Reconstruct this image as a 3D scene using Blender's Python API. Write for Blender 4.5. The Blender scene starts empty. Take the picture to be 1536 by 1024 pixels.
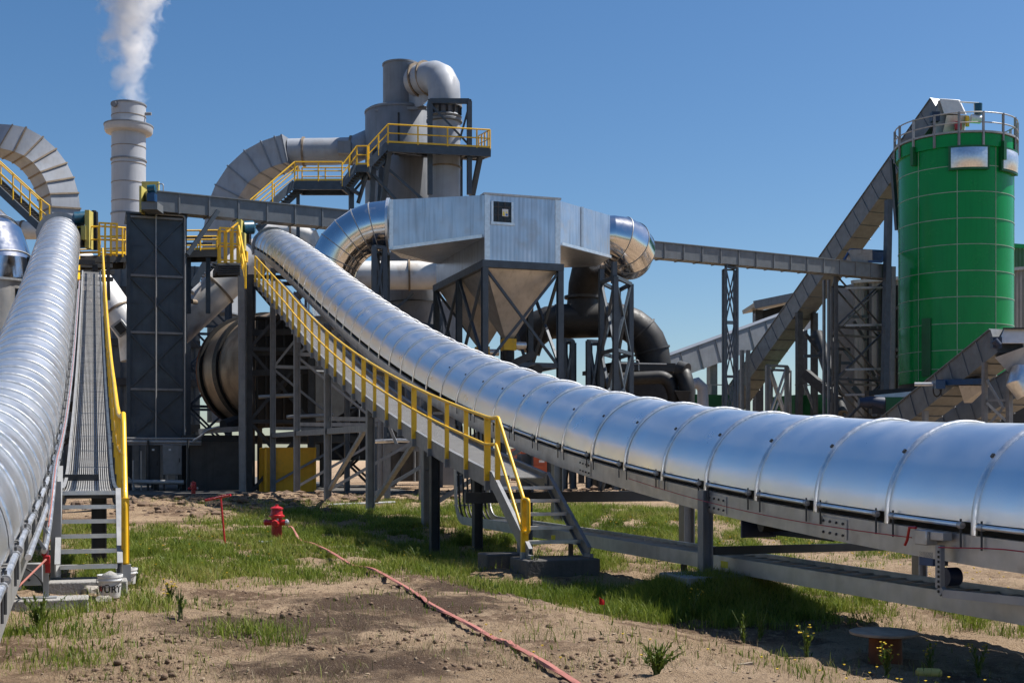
import bpy, bmesh, math, random
import numpy as np
from mathutils import Vector, Matrix, noise
random.seed(7); rng = np.random.default_rng(11)
sc = bpy.context.scene
COL = sc.collection
F = 1850.0; HOR = 690.0; CH = 1.7              # focal length (px of a 1536 wide frame), horizon row, eye height
N = Vector((.947, .322, 0)); D = Vector((-.322, .947, 0)); N.normalize(); D.normalize(); UP = Vector((0, 0, 1))
R = math.radians
# ------------------------------------------------------------------ places
def P(px, py, Y): return Vector(((px-768)/F*Y, Y, CH+(HOR-py)*Y/F))
def S(q, t, z=0.0): return N*q + D*t + UP*z
def QT(p): return p.dot(N), p.dot(D)
def onq(px, py, q):
    k = (px-768)/F; return P(px, py, q/(N.x*k+N.y))
def sm(a, b, x):
    u = min(1, max(0, (x-a)/(b-a))); return u*u*(3-2*u)
def ground(x, y):
    q = x*N.x+y*N.y; t = x*D.x+y*D.y
    g = -.50*sm(4.6, 7.4, q)*(1-sm(25, 36, t))
    g += .40*math.exp(-(((q-8.75)/1.15)**2+((t-16.35)/1.15)**2)**2)
    g += .24*math.exp(-(((q-7.7)/1.3)**2+((t-20.6)/1.3)**2)**2)
    g += -.16*sm(9, 20, y)*(1-sm(34, 44, y))*(1-sm(4.6, 7.4, q))*sm(-6.5, -3.5, x)
    return g
def G(px, py):
    Y = CH*F/max(py-HOR, 4)
    for _ in range(12):
        x = (px-768)/F*Y; Y = .5*Y+.5*(CH-ground(x, Y))*F/max(py-HOR, 4)
    x = (px-768)/F*Y
    return Vector((x, Y, ground(x, Y)))
# ------------------------------------------------------------------ materials
M = {}
def mat(name, col, rough=.6, metal=0.0, var=.18, scale=2.0, streak=0.0, bump=0.0, bscale=20.0, dirt=None, damt=.0, dscale=1.2, rvar=.08, spec=.5, coat=0.0, wave=None, bdet=6):
    m = bpy.data.materials.new(name); m.use_nodes = True; nt = m.node_tree; n = nt.nodes; l = nt.links
    b = n['Principled BSDF']; b.inputs['Metallic'].default_value = metal; b.inputs['Specular IOR Level'].default_value = spec
    b.inputs['Coat Weight'].default_value = coat
    tc = n.new('ShaderNodeTexCoord')
    def nz(s, det=5, vec=None, stretch=None):
        t = n.new('ShaderNodeTexNoise'); t.inputs['Scale'].default_value = s; t.inputs['Detail'].default_value = det
        if stretch:
            mp = n.new('ShaderNodeMapping'); mp.inputs['Scale'].default_value = stretch; l.new(tc.outputs['Object'], mp.inputs[0]); l.new(mp.outputs[0], t.inputs['Vector'])
        else: l.new(tc.outputs['Object'], t.inputs['Vector'])
        return t.outputs['Fac']
    def mix(f, a, c):
        x = n.new('ShaderNodeMix'); x.data_type = 'RGBA'
        if isinstance(f, float): x.inputs[0].default_value = f
        else: l.new(f, x.inputs[0])
        for i, v in ((6, a), (7, c)):
            if isinstance(v, tuple): x.inputs[i].default_value = (*v, 1)
            else: l.new(v, x.inputs[i])
        return x.outputs[2]
    def ramp(f, lo, hi):
        r = n.new('ShaderNodeMapRange'); r.inputs[1].default_value = lo; r.inputs[2].default_value = hi; l.new(f, r.inputs[0]); return r.outputs[0]
    f = nz(scale); c = mix(ramp(f, .3, .7), tuple(v*(1-var) for v in col), tuple(min(1, v*(1+var)) for v in col))
    if streak:
        g = nz(1.0, 4, stretch=(6, 6, .35)); k = n.new('ShaderNodeMath'); k.operation = 'MULTIPLY'; l.new(ramp(g, .5, .75), k.inputs[0]); k.inputs[1].default_value = streak
        c = mix(k.outputs[0], c, tuple(v*.45 for v in col))
    if dirt:
        g = ramp(nz(dscale, 8), .62-.25*damt, .72); k = n.new('ShaderNodeMath'); k.operation = 'MULTIPLY'; l.new(g, k.inputs[0]); k.inputs[1].default_value = min(1, damt*1.6)
        c = mix(k.outputs[0], c, dirt)
        if metal:
            k2 = n.new('ShaderNodeMath'); k2.operation = 'MULTIPLY_ADD'; l.new(k.outputs[0], k2.inputs[0]); k2.inputs[1].default_value = -metal; k2.inputs[2].default_value = metal; l.new(k2.outputs[0], b.inputs['Metallic'])
    l.new(c, b.inputs['Base Color'])
    rr = n.new('ShaderNodeMapRange'); rr.inputs[3].default_value = max(.03, rough-rvar); rr.inputs[4].default_value = min(1, rough+rvar); rr.inputs[1].default_value = .3; rr.inputs[2].default_value = .7
    l.new(nz(scale*2.3, 6), rr.inputs[0]); l.new(rr.outputs[0], b.inputs['Roughness'])
    hgt = None
    if bump: hgt = (nz(bscale, bdet), bump)
    if wave:
        w = n.new('ShaderNodeTexWave'); w.bands_direction = 'X'; w.wave_profile = 'SIN'; w.inputs['Scale'].default_value = wave[0]; w.inputs['Distortion'].default_value = 0
        mp = n.new('ShaderNodeMapping'); mp.inputs['Rotation'].default_value = (0, 0, -math.atan2(N.y, N.x)) ; l.new(tc.outputs['Object'], mp.inputs[0]); l.new(mp.outputs[0], w.inputs['Vector'])
        hgt = (w.outputs['Fac'], wave[1])
    if hgt:
        bp = n.new('ShaderNodeBump'); bp.inputs['Strength'].default_value = hgt[1]; bp.inputs['Distance'].default_value = .05; l.new(hgt[0], bp.inputs['Height']); l.new(bp.outputs[0], b.inputs['Normal'])
    M[name] = m; return m
mat('galvanised_hood', (.92, .925, .93), .33, 1, .03, .8, bump=.055, bscale=.6, bdet=1.5, rvar=.06)
mat('galvanised_bright', (.74, .75, .76), .38, .95, .12, 6, rvar=.1)
mat('stainless_duct', (.72, .72, .73), .15, 1, .06, 1.0, bump=.10, bscale=.8, bdet=2, rvar=.06, dirt=(.34, .30, .26), damt=.08, dscale=1.4)
mat('box_sheet', (.52, .58, .66), .34, .9, .10, .9, streak=.55, rvar=.05, wave=(1.45, .16), dirt=(.30, .25, .20), damt=.16, dscale=1.1)
mat('hopper_sheet', (.46, .45, .44), .42, .6, .15, 1.1, streak=.4, rvar=.1)
mat('grey_steel', (.215, .222, .232), .52, .25, .16, 3, streak=.3, dirt=(.12, .08, .05), damt=.15, dscale=3)
mat('pale_steel', (.33, .335, .34), .5, .35, .14, 3, streak=.25, dirt=(.2, .14, .09), damt=.18, dscale=3)
mat('alu', (.46, .46, .46), .45, .75, .12, 4, streak=.2, dirt=(.2, .15, .1), damt=.2, dscale=2.5)
mat('blue_steel', (.050, .068, .090), .5, .1, .2, 2.5, streak=.2)
mat('dark_panel', (.046, .064, .088), .42, .05, .25, 1.1, streak=.3, rvar=.12)
mat('drag_grey', (.150, .165, .180), .5, .2, .15, 2, streak=.25, dirt=(.16, .10, .06), damt=.12, dscale=1.5)
mat('duct_grey', (.33, .35, .385), .55, .1, .10, 1.0, streak=.22, dirt=(.24, .19, .14), damt=.14, dscale=.8)
mat('tower_grey', (.20, .215, .24), .55, .1, .12, 1.0, streak=.3)
mat('pipe_white', (.74, .73, .71), .5, .1, .10, 1.5, dirt=(.26, .16, .08), damt=.34, dscale=.9)
mat('rust_rib', (.22, .17, .12), .7, .1, .25, 4)
mat('stack_grey', (.41, .425, .455), .5, .1, .06, .6, streak=.15)
mat('black_duct', (.010, .010, .011), .6, 0, .3, 2, rvar=.1)
mat('black', (.010, .010, .010), .6, 0, .2, 3)
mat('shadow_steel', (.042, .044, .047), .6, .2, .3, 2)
mat('yellow', (.84, .49, .014), .42, 0, .08, 3, dirt=(.26, .15, .05), damt=.26, dscale=6, coat=.1)
mat('amber', (.88, .43, .012), .45, 0, .1, 2, streak=.3, dirt=(.2, .1, .03), damt=.2, dscale=2)
mat('yellow_pale', (.52, .44, .12), .5, 0, .1, 3)
mat('green', (.001, .245, .050), .24, 0, .07, .35, streak=.24, rvar=.05, spec=.3)
mat('seam_green', (.26, .38, .28), .5, .2, .2, 2)
mat('green_dark', (.006, .10, .030), .45, 0, .2, 1)
mat('blue', (.012, .055, .15), .35, 0, .15, 4)
mat('navy', (.010, .022, .055), .5, 0, .2, 4)
mat('teal', (.008, .07, .12), .35, 0, .15, 4)
mat('red', (.42, .012, .016), .35, 0, .12, 4, coat=.15)
mat('hose_pink', (.34, .125, .098), .7, 0, .15, 5, dirt=(.3, .2, .14), damt=.2, dscale=5)
mat('orange_red', (.40, .09, .035), .6, 0, .1, 2)
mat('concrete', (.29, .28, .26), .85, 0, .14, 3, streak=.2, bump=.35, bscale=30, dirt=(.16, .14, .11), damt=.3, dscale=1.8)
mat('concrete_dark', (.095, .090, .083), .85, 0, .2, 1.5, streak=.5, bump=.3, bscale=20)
mat('white_plastic', (.72, .72, .70), .4, 0, .06, 6, dirt=(.35, .29, .22), damt=.25, dscale=9)
mat('white_panel', (.66, .67, .68), .45, 0, .08, 3)
mat('cladding', (.19, .18, .175), .55, .3, .1, 1, streak=.15, wave=(.7, .9))
mat('cladding_green', (.02, .10, .035), .5, .1, .1, 1, wave=(.7, .8))
mat('wood', (.30, .24, .18), .85, 0, .25, 6, bump=.3, bscale=30)
mat('rust', (.16, .055, .022), .85, 0, .3, 5, bump=.2, bscale=25)
mat('drum_steel', (.36, .285, .21), .5, .55, .3, .7, streak=.3, dirt=(.13, .075, .04), damt=.45, dscale=.8)
mat('bucket_white', (.7, .7, .69), .35, 0, .06, 8)
mat('ink_black', (.015, .015, .018), .5, 0, .05, 5)
mat('window_dark', (.018, .020, .022), .25, 0, .2, 5)
mat('sign_yellow', (.75, .62, .04), .4, 0, .02, 5)
mat('sign_blue', (.03, .16, .5), .4, 0, .02, 5)
mat('cable', (.012, .012, .012), .55, 0, .1, 5)
mat('stone', (.32, .29, .25), .9, 0, .25, 5, bump=.4, bscale=20)
def grate_mat():
    m = mat('grating', (.44, .43, .41), .5, .35, .1, 4, dirt=(.16, .12, .08), damt=.2, dscale=2)
    return m
grate_mat()
# ------------------------------------------------------------------ mesh builder
class MB:
    def __init__(s): s.v = []; s.f = []; s.m = []
    def add(s, vs, fs, mi=0):
        o = len(s.v); s.v += [tuple(v) for v in vs]; s.f += [tuple(i+o for i in f) for f in fs]; s.m += [mi]*len(fs); return s
    def hexa(s, p, mi=0):       # 4 bottom, 4 top
        return s.add(p, [(3, 2, 1, 0), (4, 5, 6, 7), (0, 1, 5, 4), (1, 2, 6, 5), (2, 3, 7, 6), (3, 0, 4, 7)], mi)
    def obox(s, c, ax, ay, az, mi=0):   # centre and half-axis vectors
        p = [c-ax-ay-az, c+ax-ay-az, c+ax+ay-az, c-ax+ay-az, c-ax-ay+az, c+ax-ay+az, c+ax+ay+az, c-ax+ay+az]
        return s.hexa(p, mi)
    def sbox(s, q0, q1, t0, t1, z0, z1, mi=0):
        return s.obox(S((q0+q1)/2, (t0+t1)/2, (z0+z1)/2), N*((q1-q0)/2), D*((t1-t0)/2), UP*((z1-z0)/2), mi)
    def frame(s, d, ref=None):
        d = d.normalized()
        r = ref if ref is not None else (UP if abs(d.z) < .93 else D)
        side = d.cross(r)
        if side.length < 1e-5: side = d.cross(N)
        side.normalize(); up = side.cross(d).normalized(); return d, side, up
    def bar(s, a, b, w, h, mi=0, ref=None):
        a = Vector(a); b = Vector(b); d, side, up = s.frame(b-a, ref)
        return s.obox((a+b)/2, side*(w/2), up*(h/2), (b-a)/2, mi)
    def hbar(s, a, b, w, h, tk=.02, ref=None):    # H section: flanges along the side axis
        a = Vector(a); b = Vector(b); d, side, up = s.frame(b-a, ref)
        for k in (-1, 1): s.obox((a+b)/2+up*(k*(h/2-tk/2)), side*(w/2), up*(tk/2), (b-a)/2)
        return s.obox((a+b)/2, side*(tk/2), up*(h/2-tk), (b-a)/2)
    def channel(s, a, b, w, h, tk=.015, flip=1):    # C section, web on one side, upright
        a = Vector(a); b = Vector(b); d, side, up = s.frame(b-a)
        s.obox((a+b)/2+side*(flip*(w/2-tk/2)), side*(tk/2), up*(h/2), (b-a)/2)
        for k in (-1, 1): s.obox((a+b)/2+up*(k*(h/2-tk/2))-side*(flip*tk/2), side*(w/2-tk/2), up*(tk/2), (b-a)/2)
        return s
    def path(s, pts, r, n=14, caps=True, mi=0, closed=False):
        pts = [Vector(p) for p in pts]; rs = r if isinstance(r, (list, tuple)) else [r]*len(pts)
        o = len(s.v); prev = None; m = len(pts)
        for i, p in enumerate(pts):
            if i == 0: d = pts[1]-p
            elif i == m-1: d = p-pts[i-1]
            else: d = (pts[i+1]-p).normalized()+(p-pts[i-1]).normalized()
            d.normalize()
            if prev is None:
                a = d.orthogonal().normalized()
            else:
                a = (prev-d*prev.dot(d)).normalized()
            prev = a; b = d.cross(a)
            k = 1.0
            if 0 < i < m-1:
                c = (pts[i+1]-p).normalized().dot(d); k = 1/max(c, .5)
            for j in range(n):
                th = 2*math.pi*j/n; s.v.append(tuple(p+(a*math.cos(th)+b*math.sin(th))*rs[i]))
        for i in range(m-1):
            for j in range(n):
                s.f.append((o+i*n+j, o+i*n+(j+1) % n, o+(i+1)*n+(j+1) % n, o+(i+1)*n+j)); s.m.append(mi)
        if caps:
            s.f.append(tuple(o+j for j in reversed(range(n)))); s.m.append(mi)
            s.f.append(tuple(o+(m-1)*n+j for j in range(n))); s.m.append(mi)
        return s
    def ring(s, c, axis, r0, r1, w, n=40):    # flat collar round an axis, with thickness w
        c = Vector(c); ax = Vector(axis).normalized(); a = ax.orthogonal().normalized(); b = ax.cross(a); o = len(s.v)
        for j in range(n):
            th = 2*math.pi*j/n; d = a*math.cos(th)+b*math.sin(th)
            for rr, k in ((r0, -.5), (r1, -.5), (r1, .5), (r0, .5)): s.v.append(tuple(c+d*rr+ax*(k*w)))
        for j in range(n):
            q = (j+1) % n
            for k in range(4):
                s.f.append((o+j*4+k, o+j*4+(k+1) % 4, o+q*4+(k+1) % 4, o+q*4+k)); s.m.append(0)
        return s
    def loft(s, rings, closed=True, caps=True):
        o = len(s.v); n = len(rings[0])
        for r in rings: s.v += [tuple(p) for p in r]
        for i in range(len(rings)-1):
            for j in range(n if closed else n-1):
                s.f.append((o+i*n+j, o+i*n+(j+1) % n, o+(i+1)*n+(j+1) % n, o+(i+1)*n+j)); s.m.append(0)
        if caps and closed:
            s.f.append(tuple(o+j for j in reversed(range(n)))); s.m.append(0)
            s.f.append(tuple(o+(len(rings)-1)*n+j for j in range(n))); s.m.append(0)
        return s
    def lathe(s, c, prof, n=36, caps=True):     # prof: (r, z)
        c = Vector(c)
        return s.loft([[c+Vector((r*math.cos(2*math.pi*j/n), r*math.sin(2*math.pi*j/n), z)) for j in range(n)] for r, z in prof], True, caps)
def obj(name, mb, material, parent=None, smooth=35, bevel=0.0):
    me = bpy.data.meshes.new(name); off = Vector((0, 0, 0))
    if parent is not None:
        p = parent
        while p is not None: off += p.location; p = p.parent
    me.from_pydata([tuple(Vector(v)-off) for v in mb.v], [], mb.f)
    mats = material if isinstance(material, (list, tuple)) else [material]
    for x in mats: me.materials.append(M[x] if isinstance(x, str) else x)
    if len(mats) > 1: me.polygons.foreach_set('material_index', mb.m)
    bm = bmesh.new(); bm.from_mesh(me); bmesh.ops.recalc_face_normals(bm, faces=bm.faces); bm.to_mesh(me); bm.free()
    if smooth:
        me.polygons.foreach_set('use_smooth', [True]*len(me.polygons)); me.set_sharp_from_angle(angle=R(smooth))
    o = bpy.data.objects.new(name, me); COL.objects.link(o)
    if parent is not None: o.parent = parent
    if bevel:
        md = o.modifiers.new('bevel', 'BEVEL'); md.width = bevel; md.segments = 2; md.limit_method = 'ANGLE'
    return o
def tag(o, label=None, cat=None, group=None, kind=None):
    if label: o['label'] = label
    if cat: o['category'] = cat
    if group: o['group'] = group
    if kind: o['kind'] = kind
    return o
class Thing:
    def __init__(s, name, label, cat, loc, group=None):
        e = bpy.data.objects.new(name, None); COL.objects.link(e); e.location = loc; e.empty_display_size = .2
        tag(e, label, cat, group); s.e = e
    def part(s, name, mb, material, parent=None, **k): return obj(name, mb, material, parent or s.e, **k)
    def bar(s, name, a, b, w, h, material, parent=None, ref=None): return obj(name, MB().bar(a, b, w, h, ref=ref), material, parent or s.e, smooth=0)
    def tube(s, name, a, b, r, material, n=10, parent=None): return obj(name, MB().path([a, b], r, n), material, parent or s.e)
    def pipe(s, name, pts, r, material, n=20, parent=None): return obj(name, MB().path(pts, r, n), material, parent or s.e)
def single(name, mb, material, label, cat, loc, group=None, **k):
    o = obj(name, mb, material, None, **k)
    # put the origin at the base
    loc = Vector(loc); o.data.transform(Matrix.Translation(-loc)); o.location = loc
    return tag(o, label, cat, group)
def railing(T, pts, h=1.07, r=.028, material='yellow', toe=True, step=1.6, flat=False, posts=True, only_mid=True, postw=None):
    pts = [Vector(p) for p in pts]
    T.pipe('top_rail', [p+UP*h for p in pts], r, material, 8)
    if only_mid: T.pipe('mid_rail', [p+UP*(h*.52) for p in pts], r*.85, material, 8)
    if toe:
        for a, b in zip(pts, pts[1:]): T.bar('toe_board', a+UP*.06, b+UP*.06, .012, .11, material)
    if posts:
        L = 0; ds = [0]
        for a, b in zip(pts, pts[1:]): L += (b-a).length; ds.append(L)
        n = max(1, round(L/step)); marks = sorted(set([round(L*i/n, 3) for i in range(n+1)]+[round(x, 3) for x in ds]))
        marks = [m for i, m in enumerate(marks) if i == 0 or m-marks[i-1] > .3]
        for m in marks:
            for i in range(len(pts)-1):
                if ds[i]-1e-3 <= m <= ds[i+1]+1e-3:
                    p = pts[i].lerp(pts[i+1], (m-ds[i])/max(ds[i+1]-ds[i], 1e-6)); break
            if postw: T.bar('rail_post', p-UP*.02, p+UP*h, postw, postw, material)
            else: T.tube('rail_post', p-UP*.15, p+UP*h, r*1.05, material, 8)
def bent(pts, n=6, rad=.3):
    """round the corners of a polyline"""
    pts = [Vector(p) for p in pts]; out = [pts[0]]
    for i in range(1, len(pts)-1):
        a, b, c = pts[i-1], pts[i], pts[i+1]; r = min(rad, (a-b).length*.49, (c-b).length*.49)
        p0 = b+(a-b).normalized()*r; p1 = b+(c-b).normalized()*r
        for k in range(n+1):
            u = k/n; out.append(p0*(1-u)**2+b*2*u*(1-u)+p1*u*u)
    out.append(pts[-1]); return out
def bez(p0, p1, p2, p3, n=10):
    p0, p1, p2, p3 = map(Vector, (p0, p1, p2, p3))
    return [p0*(1-u)**3+p1*3*u*(1-u)**2+p2*3*u*u*(1-u)+p3*u**3 for u in [i/n for i in range(n+1)]]
def arc(c, u, v, r, a0, a1, n):
    return [Vector(c)+u*(r*math.cos(R(a0+(a1-a0)*i/n)))+v*(r*math.sin(R(a0+(a1-a0)*i/n))) for i in range(n+1)]
def nbox(pxl, pxr, yt, yb, Z, depth):
    """box whose front is square to the site axes: returns q0,q1,t0,t1,z0,z1"""
    a = P(pxl, yb, Z); k = (pxr-768)/F; w = (k*Z-a.x)/(N.x-N.y*k); q, t = QT(a)
    return (q, q+w, t, t+depth, a.z, CH+(HOR-yt)*Z/F)
def lattice(T, corners, z0, z1, levels, lw, bw, material, faces=(0, 1, 2, 3), closed=True, xb=True, capbeams=True, mat2=None):
    """legs at plan corners with belts and braces"""
    for c in corners: T.bar('leg', Vector((c[0], c[1], z0)), Vector((c[0], c[1], z1)), lw, lw, material)
    n = len(corners); zs = [z0+(z1-z0)*i/levels for i in range(levels+1)]
    for i in faces:
        a = corners[i]; b = corners[(i+1) % n]
        for k in range(levels):
            p = Vector((a[0], a[1], zs[k])); q = Vector((b[0], b[1], zs[k+1])); p2 = Vector((a[0], a[1], zs[k+1])); q2 = Vector((b[0], b[1], zs[k]))
            T.bar('brace', p, q, bw, bw, mat2 or material)
            if xb: T.bar('brace', q2, p2, bw*.96, bw*.96, mat2 or material)
            T.bar('cross_beam', p2, q, lw*.7, lw*.7, material)
# ================================================================== conveyors: height profile from the near end (t = 8) to the head (t = 70)
QC, RH = 9.68, 1.05
_pts = [(1526,793),(1464,785),(1334,768),(1226,756),(1134,735),(1057.5,717),(993,702),(934,690),(885,679),(844,667),(806,656),(770,641),(741.5,631),(713.6,616),(688,604),(663,589),(640,580),(585,546),(540.6,510.6),(505,475),(474,448),(449.6,423),(432,408.6),(412,391),(396.7,380.7),(382.7,368)]
_tt = []; _hh = []
for px, py in _pts:
    p = onq(px, py, QC-RH); q, t = QT(p); _tt.append(t); _hh.append(p.z)
_c = np.polyfit(_tt, _hh, 4)
HEAD = QT(onq(382.7, 368, QC-RH))[1]
def base(t): return float(np.polyval(_c, t)) if t > 10 else float(np.polyval(_c, 10))-(10-t)*.02
_pd = [(445.5,495.6),(457,510.6),(470,523),(484,536.6),(498,551),(516,577),(533,584),(553,600),(574,616),(599,636),(626.5,652),(656,668),(689.5,688),(727.6,710)]
WQ0, WQ1 = 7.17, 8.27
_a = [QT(onq(x, y, WQ0))[1] for x, y in _pd]; _b = [onq(x, y, WQ0).z for x, y in _pd]
_d = np.polyfit(_a, _b, 3)
WT0, WT1 = 22.2, 58.0
def deck(t):
    return float(np.polyval(_d, t)) if t < 48 else float(np.polyval(_d, 48))+(base(t)-base(48))
print('profile', [(t, round(base(t), 2), round(deck(t), 2)) for t in (10, 16, 22, 30, 40, 50, 58, 69)], 'head', HEAD)
def hood_mesh(qc, hb, t0, t1, pitch, RH=RH):
    mb = MB(); rings = []; n = 30; k = 0; t = t0; rr = random.Random(3)
    while t < t1-.01:
        e = min(t+pitch, t1); dr = rr.uniform(-.006, .004); dq = rr.uniform(-.006, .006)
        for u in (0.02, .25, .5, .75, .98):
            tt = t+(e-t)*u; r = RH+dr+.004*math.sin(math.pi*u); h = hb(tt)
            rings.append([S(qc+dq-r*math.cos(math.pi*j/n), tt, h+r*.98*math.sin(math.pi*j/n)) for j in range(n+1)])
        t = e
    mb.loft(rings, closed=False, caps=False); return mb
def hoop(qc, hb, t, w=.078, rise=.022, drop=.13, RH=RH):
    """strap over the hood with its two feet"""
    mb = MB(); n = 28; rg = []
    sl = (hb(t+.1)-hb(t-.1))/.2; d = (D+UP*sl).normalized(); nn = N; uu = nn.cross(d).normalized()
    if uu.z < 0: uu = -uu
    path = [(-(RH+rise), -drop)]+[(-(RH+rise)*math.cos(math.pi*j/n), (RH*.98+rise)*math.sin(math.pi*j/n)) for j in range(n+1)]+[(RH+rise, -drop)]
    c = S(qc, t, hb(t))
    for i, (a, b) in enumerate(path):
        if i == 0 or i == len(path)-1: out = N*(1 if a > 0 else -1)
        else: out = (N*a+uu*b).normalized()
        p = c+N*a+uu*b
        rg.append([p-d*(w/2)-out*.022, p+d*(w/2)-out*.022, p+d*(w/2), p+d*(w*.2)+out*.012, p-d*(w*.2)+out*.012, p-d*(w/2)])
    mb.loft(rg, True, True); return mb
def seg(T, name, q, f, t0, t1, w, h, material, step=2.0, ch=0):
    n = max(1, round((t1-t0)/step)); pr = MB(); rg = []
    for i in range(n+1):
        t = t0+(t1-t0)*i/n; z = f(t)
        rg.append([S(q-w/2, t, z-h/2), S(q+w/2, t, z-h/2), S(q+w/2, t, z+h/2), S(q-w/2, t, z+h/2)])
    pr.loft(rg); return T.part(name, pr, material, smooth=12)
def channel_run(T, name, q, f, t0, t1, w, h, material, flip, step=1.5, tk=.014):
    n = max(1, round((t1-t0)/step)); rg = []
    for i in range(n+1):
        t = t0+(t1-t0)*i/n; z = f(t); s = flip
        sec = [(0, -h/2), (s*w, -h/2), (s*w, -h/2+tk), (s*tk, -h/2+tk), (s*tk, h/2-tk), (s*w, h/2-tk), (s*w, h/2), (0, h/2)]
        rg.append([S(q+a, t, z+b) for a, b in sec])
    return T.part(name, MB().loft(rg), material, smooth=12)
PITCH = 1.472
def conveyor(label, qc, hb, t0, t1, rods, rodside, beam_q, RH=RH):
    T = Thing('covered_conveyor', label, 'conveyor', S(qc, t0, 0), 'galvanised hooded conveyors')
    T.part('hood', hood_mesh(qc, hb, t0, t1, PITCH, RH), 'galvanised_hood', smooth=30)
    t = t0; k = 0
    while t < t1+.1:
        hb_ = T.part('hood_band', hoop(qc, hb, t, RH=RH), 'galvanised_bright', smooth=50)
        if k < 26 and qc > 0:
            for an in (40, 130):
                a_ = R(an); o_ = -N*math.cos(a_)+UP*math.sin(a_); c_ = S(qc, t, hb(t))+o_*(RH+.03)
                T.part('latch', MB().obox(c_, o_*.012, D*.018, o_.cross(D)*.022), 'shadow_steel', parent=hb_, smooth=0)
        if k < rods and t+PITCH < t1:
            s = rodside; rod = [S(qc+s*(RH+.05), u, hb(u)-.035) for u in (t+.13, t+PITCH*.5, t+PITCH-.1)]
            o = T.pipe('hinge_rod', rod, .026, 'galvanised_bright', 10)
            for u in (t+.16, t+PITCH-.16):
                T.tube('clamp_bolt', S(qc+s*(RH+.05), u, hb(u)+.03), S(qc+s*(RH+.05), u, hb(u)-.27), .011, 'shadow_steel', 6)
                T.tube('clamp_collar', S(qc+s*(RH+.05), u-.03, hb(u)-.036), S(qc+s*(RH+.05), u+.03, hb(u)-.034), .038, 'alu', 10)
        t += PITCH; k += 1
    for s in (-1, 1):
        channel_run(T, 'side_beam', qc+s*beam_q, lambda u: hb(u)-.29, t0-.4, t1, .09, .31, 'alu', -s)
    seg(T, 'belt', qc, lambda u: hb(u)-.16, t0-.3, t1, RH*1.62, .03, 'cable')
    seg(T, 'return_belt', qc, lambda u: hb(u)-.42, t0-.3, t1, RH*1.43, .025, 'cable')
    return T
ca = conveyor('galvanised hooded conveyor climbing from the near right edge to the head beside the yellow gate', QC, base, 9.05-10*PITCH, HEAD+.3, 24, -1, RH+.02)
# splice plates with their bolts on the near beam
for px, py in ((877, 700), (1250, 772), (1075, 742)):
    p = onq(px, py, QC-RH-.035); q, t = QT(p); hz = base(t)-.29
    pl = MB().obox(S(QC-RH-.03, t, hz), N*.006, D*.28+UP*.28*(base(t+1)-base(t-1))/2, UP*.12)
    o = ca.part('splice_plate', pl, 'alu')
    b = MB()
    for i in range(4):
        for k in (-1, 1):
            c = S(QC-RH-.036, t-.21+.14*i, hz+.07*k+(-.21+.14*i)*(base(t+1)-base(t-1))/2); b.path([c, c-N*.016], .017, 6)
    ca.part('bolt_heads', b, 'shadow_steel', parent=o)
# trestles under the long conveyor
QL, QR = 8.61, 12.35
def fz(q, t):
    p = S(q, t); return ground(p.x, p.y)
for i, (t, two) in enumerate(((16.35, 1), (24.4, 0), (32.4, 2), (39.6, 3), (47.3, 3), (54.9, 3), (62.6, 3))):
    top = base(t)-.45; gl = fz(QL, t); gr = fz(QR, t)
    lab = ['trestle of two short posts on a pad beside the cable tray', 'stubby trestle of dark posts just behind the yellow handrail stair', 'portal trestle with one low diagonal, closest to the stair foot among the tall ones', 'tall portal trestle with a long diagonal in front of the dark plant bay', 'tall braced trestle second from the yellow container', 'tall braced trestle with its diagonal crossing in front of the yellow container', 'tallest braced trestle at the conveyor head by the drum'][i]
    T = Thing('conveyor_trestle', lab, 'trestle', S((QL+QR)/2, t, min(gl, gr)), 'steel trestles under the conveyors')
    w = .17 if i == 0 else .26
    z0 = .02 if i == 0 else gl
    for q, g, tp in ((QL-.03, z0, base(t)-.13 if i == 0 else top), (QR, gr, top if i else .75)):
        T.part('leg', MB().hbar(S(q, t, g), S(q, t, tp), w, w, .022, ref=N), 'grey_steel', smooth=0)
        T.part('base_plate', MB().sbox(q-.2, q+.2, t-.2, t+.2, g-.01, g+.025), 'grey_steel')
    if i == 0:
        T.bar('cross_beam', S(QL+.1, t, .36), S(QR, t, .36), .08, .12, 'shadow_steel')
        T.bar('cross_beam', S(QL+.1, t+.02, 1.0), S(QR, t+.02, .69), .08, .10, 'shadow_steel')
    elif i == 1:
        T.bar('cross_beam', S(QL-1.4, t-.2, .93), S(QR+.1, t-.2, .93), .14, .22, 'shadow_steel')
    else:
        T.bar('cross_beam', S(QL, t, top-.1), S(QR, t, top-.1), .2, .26, 'grey_steel')
        T.bar('brace', S(QL+.1, t, gl+.6), S(QR-.1, t, min(top-.5, 2.6)), .11, .11, 'grey_steel')
        if i > 2:
            T.bar('cross_beam', S(QL, t, gl+3.3), S(QR, t, gl+3.3), .14, .16, 'grey_steel')
            T.bar('brace', S(QR-.1, t, gl+3.4), S(QL+.1, t, min(6.2, top-.3)), .11, .11, 'grey_steel')
            if top > 7.5:
                T.bar('cross_beam', S(QL, t, 6.4), S(QR, t, 6.4), .14, .16, 'grey_steel')
                T.bar('brace', S(QL+.1, t, 6.5), S(QR-.1, t, top-.3), .11, .11, 'grey_steel')
for q in (QL, QR):
    pass
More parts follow.
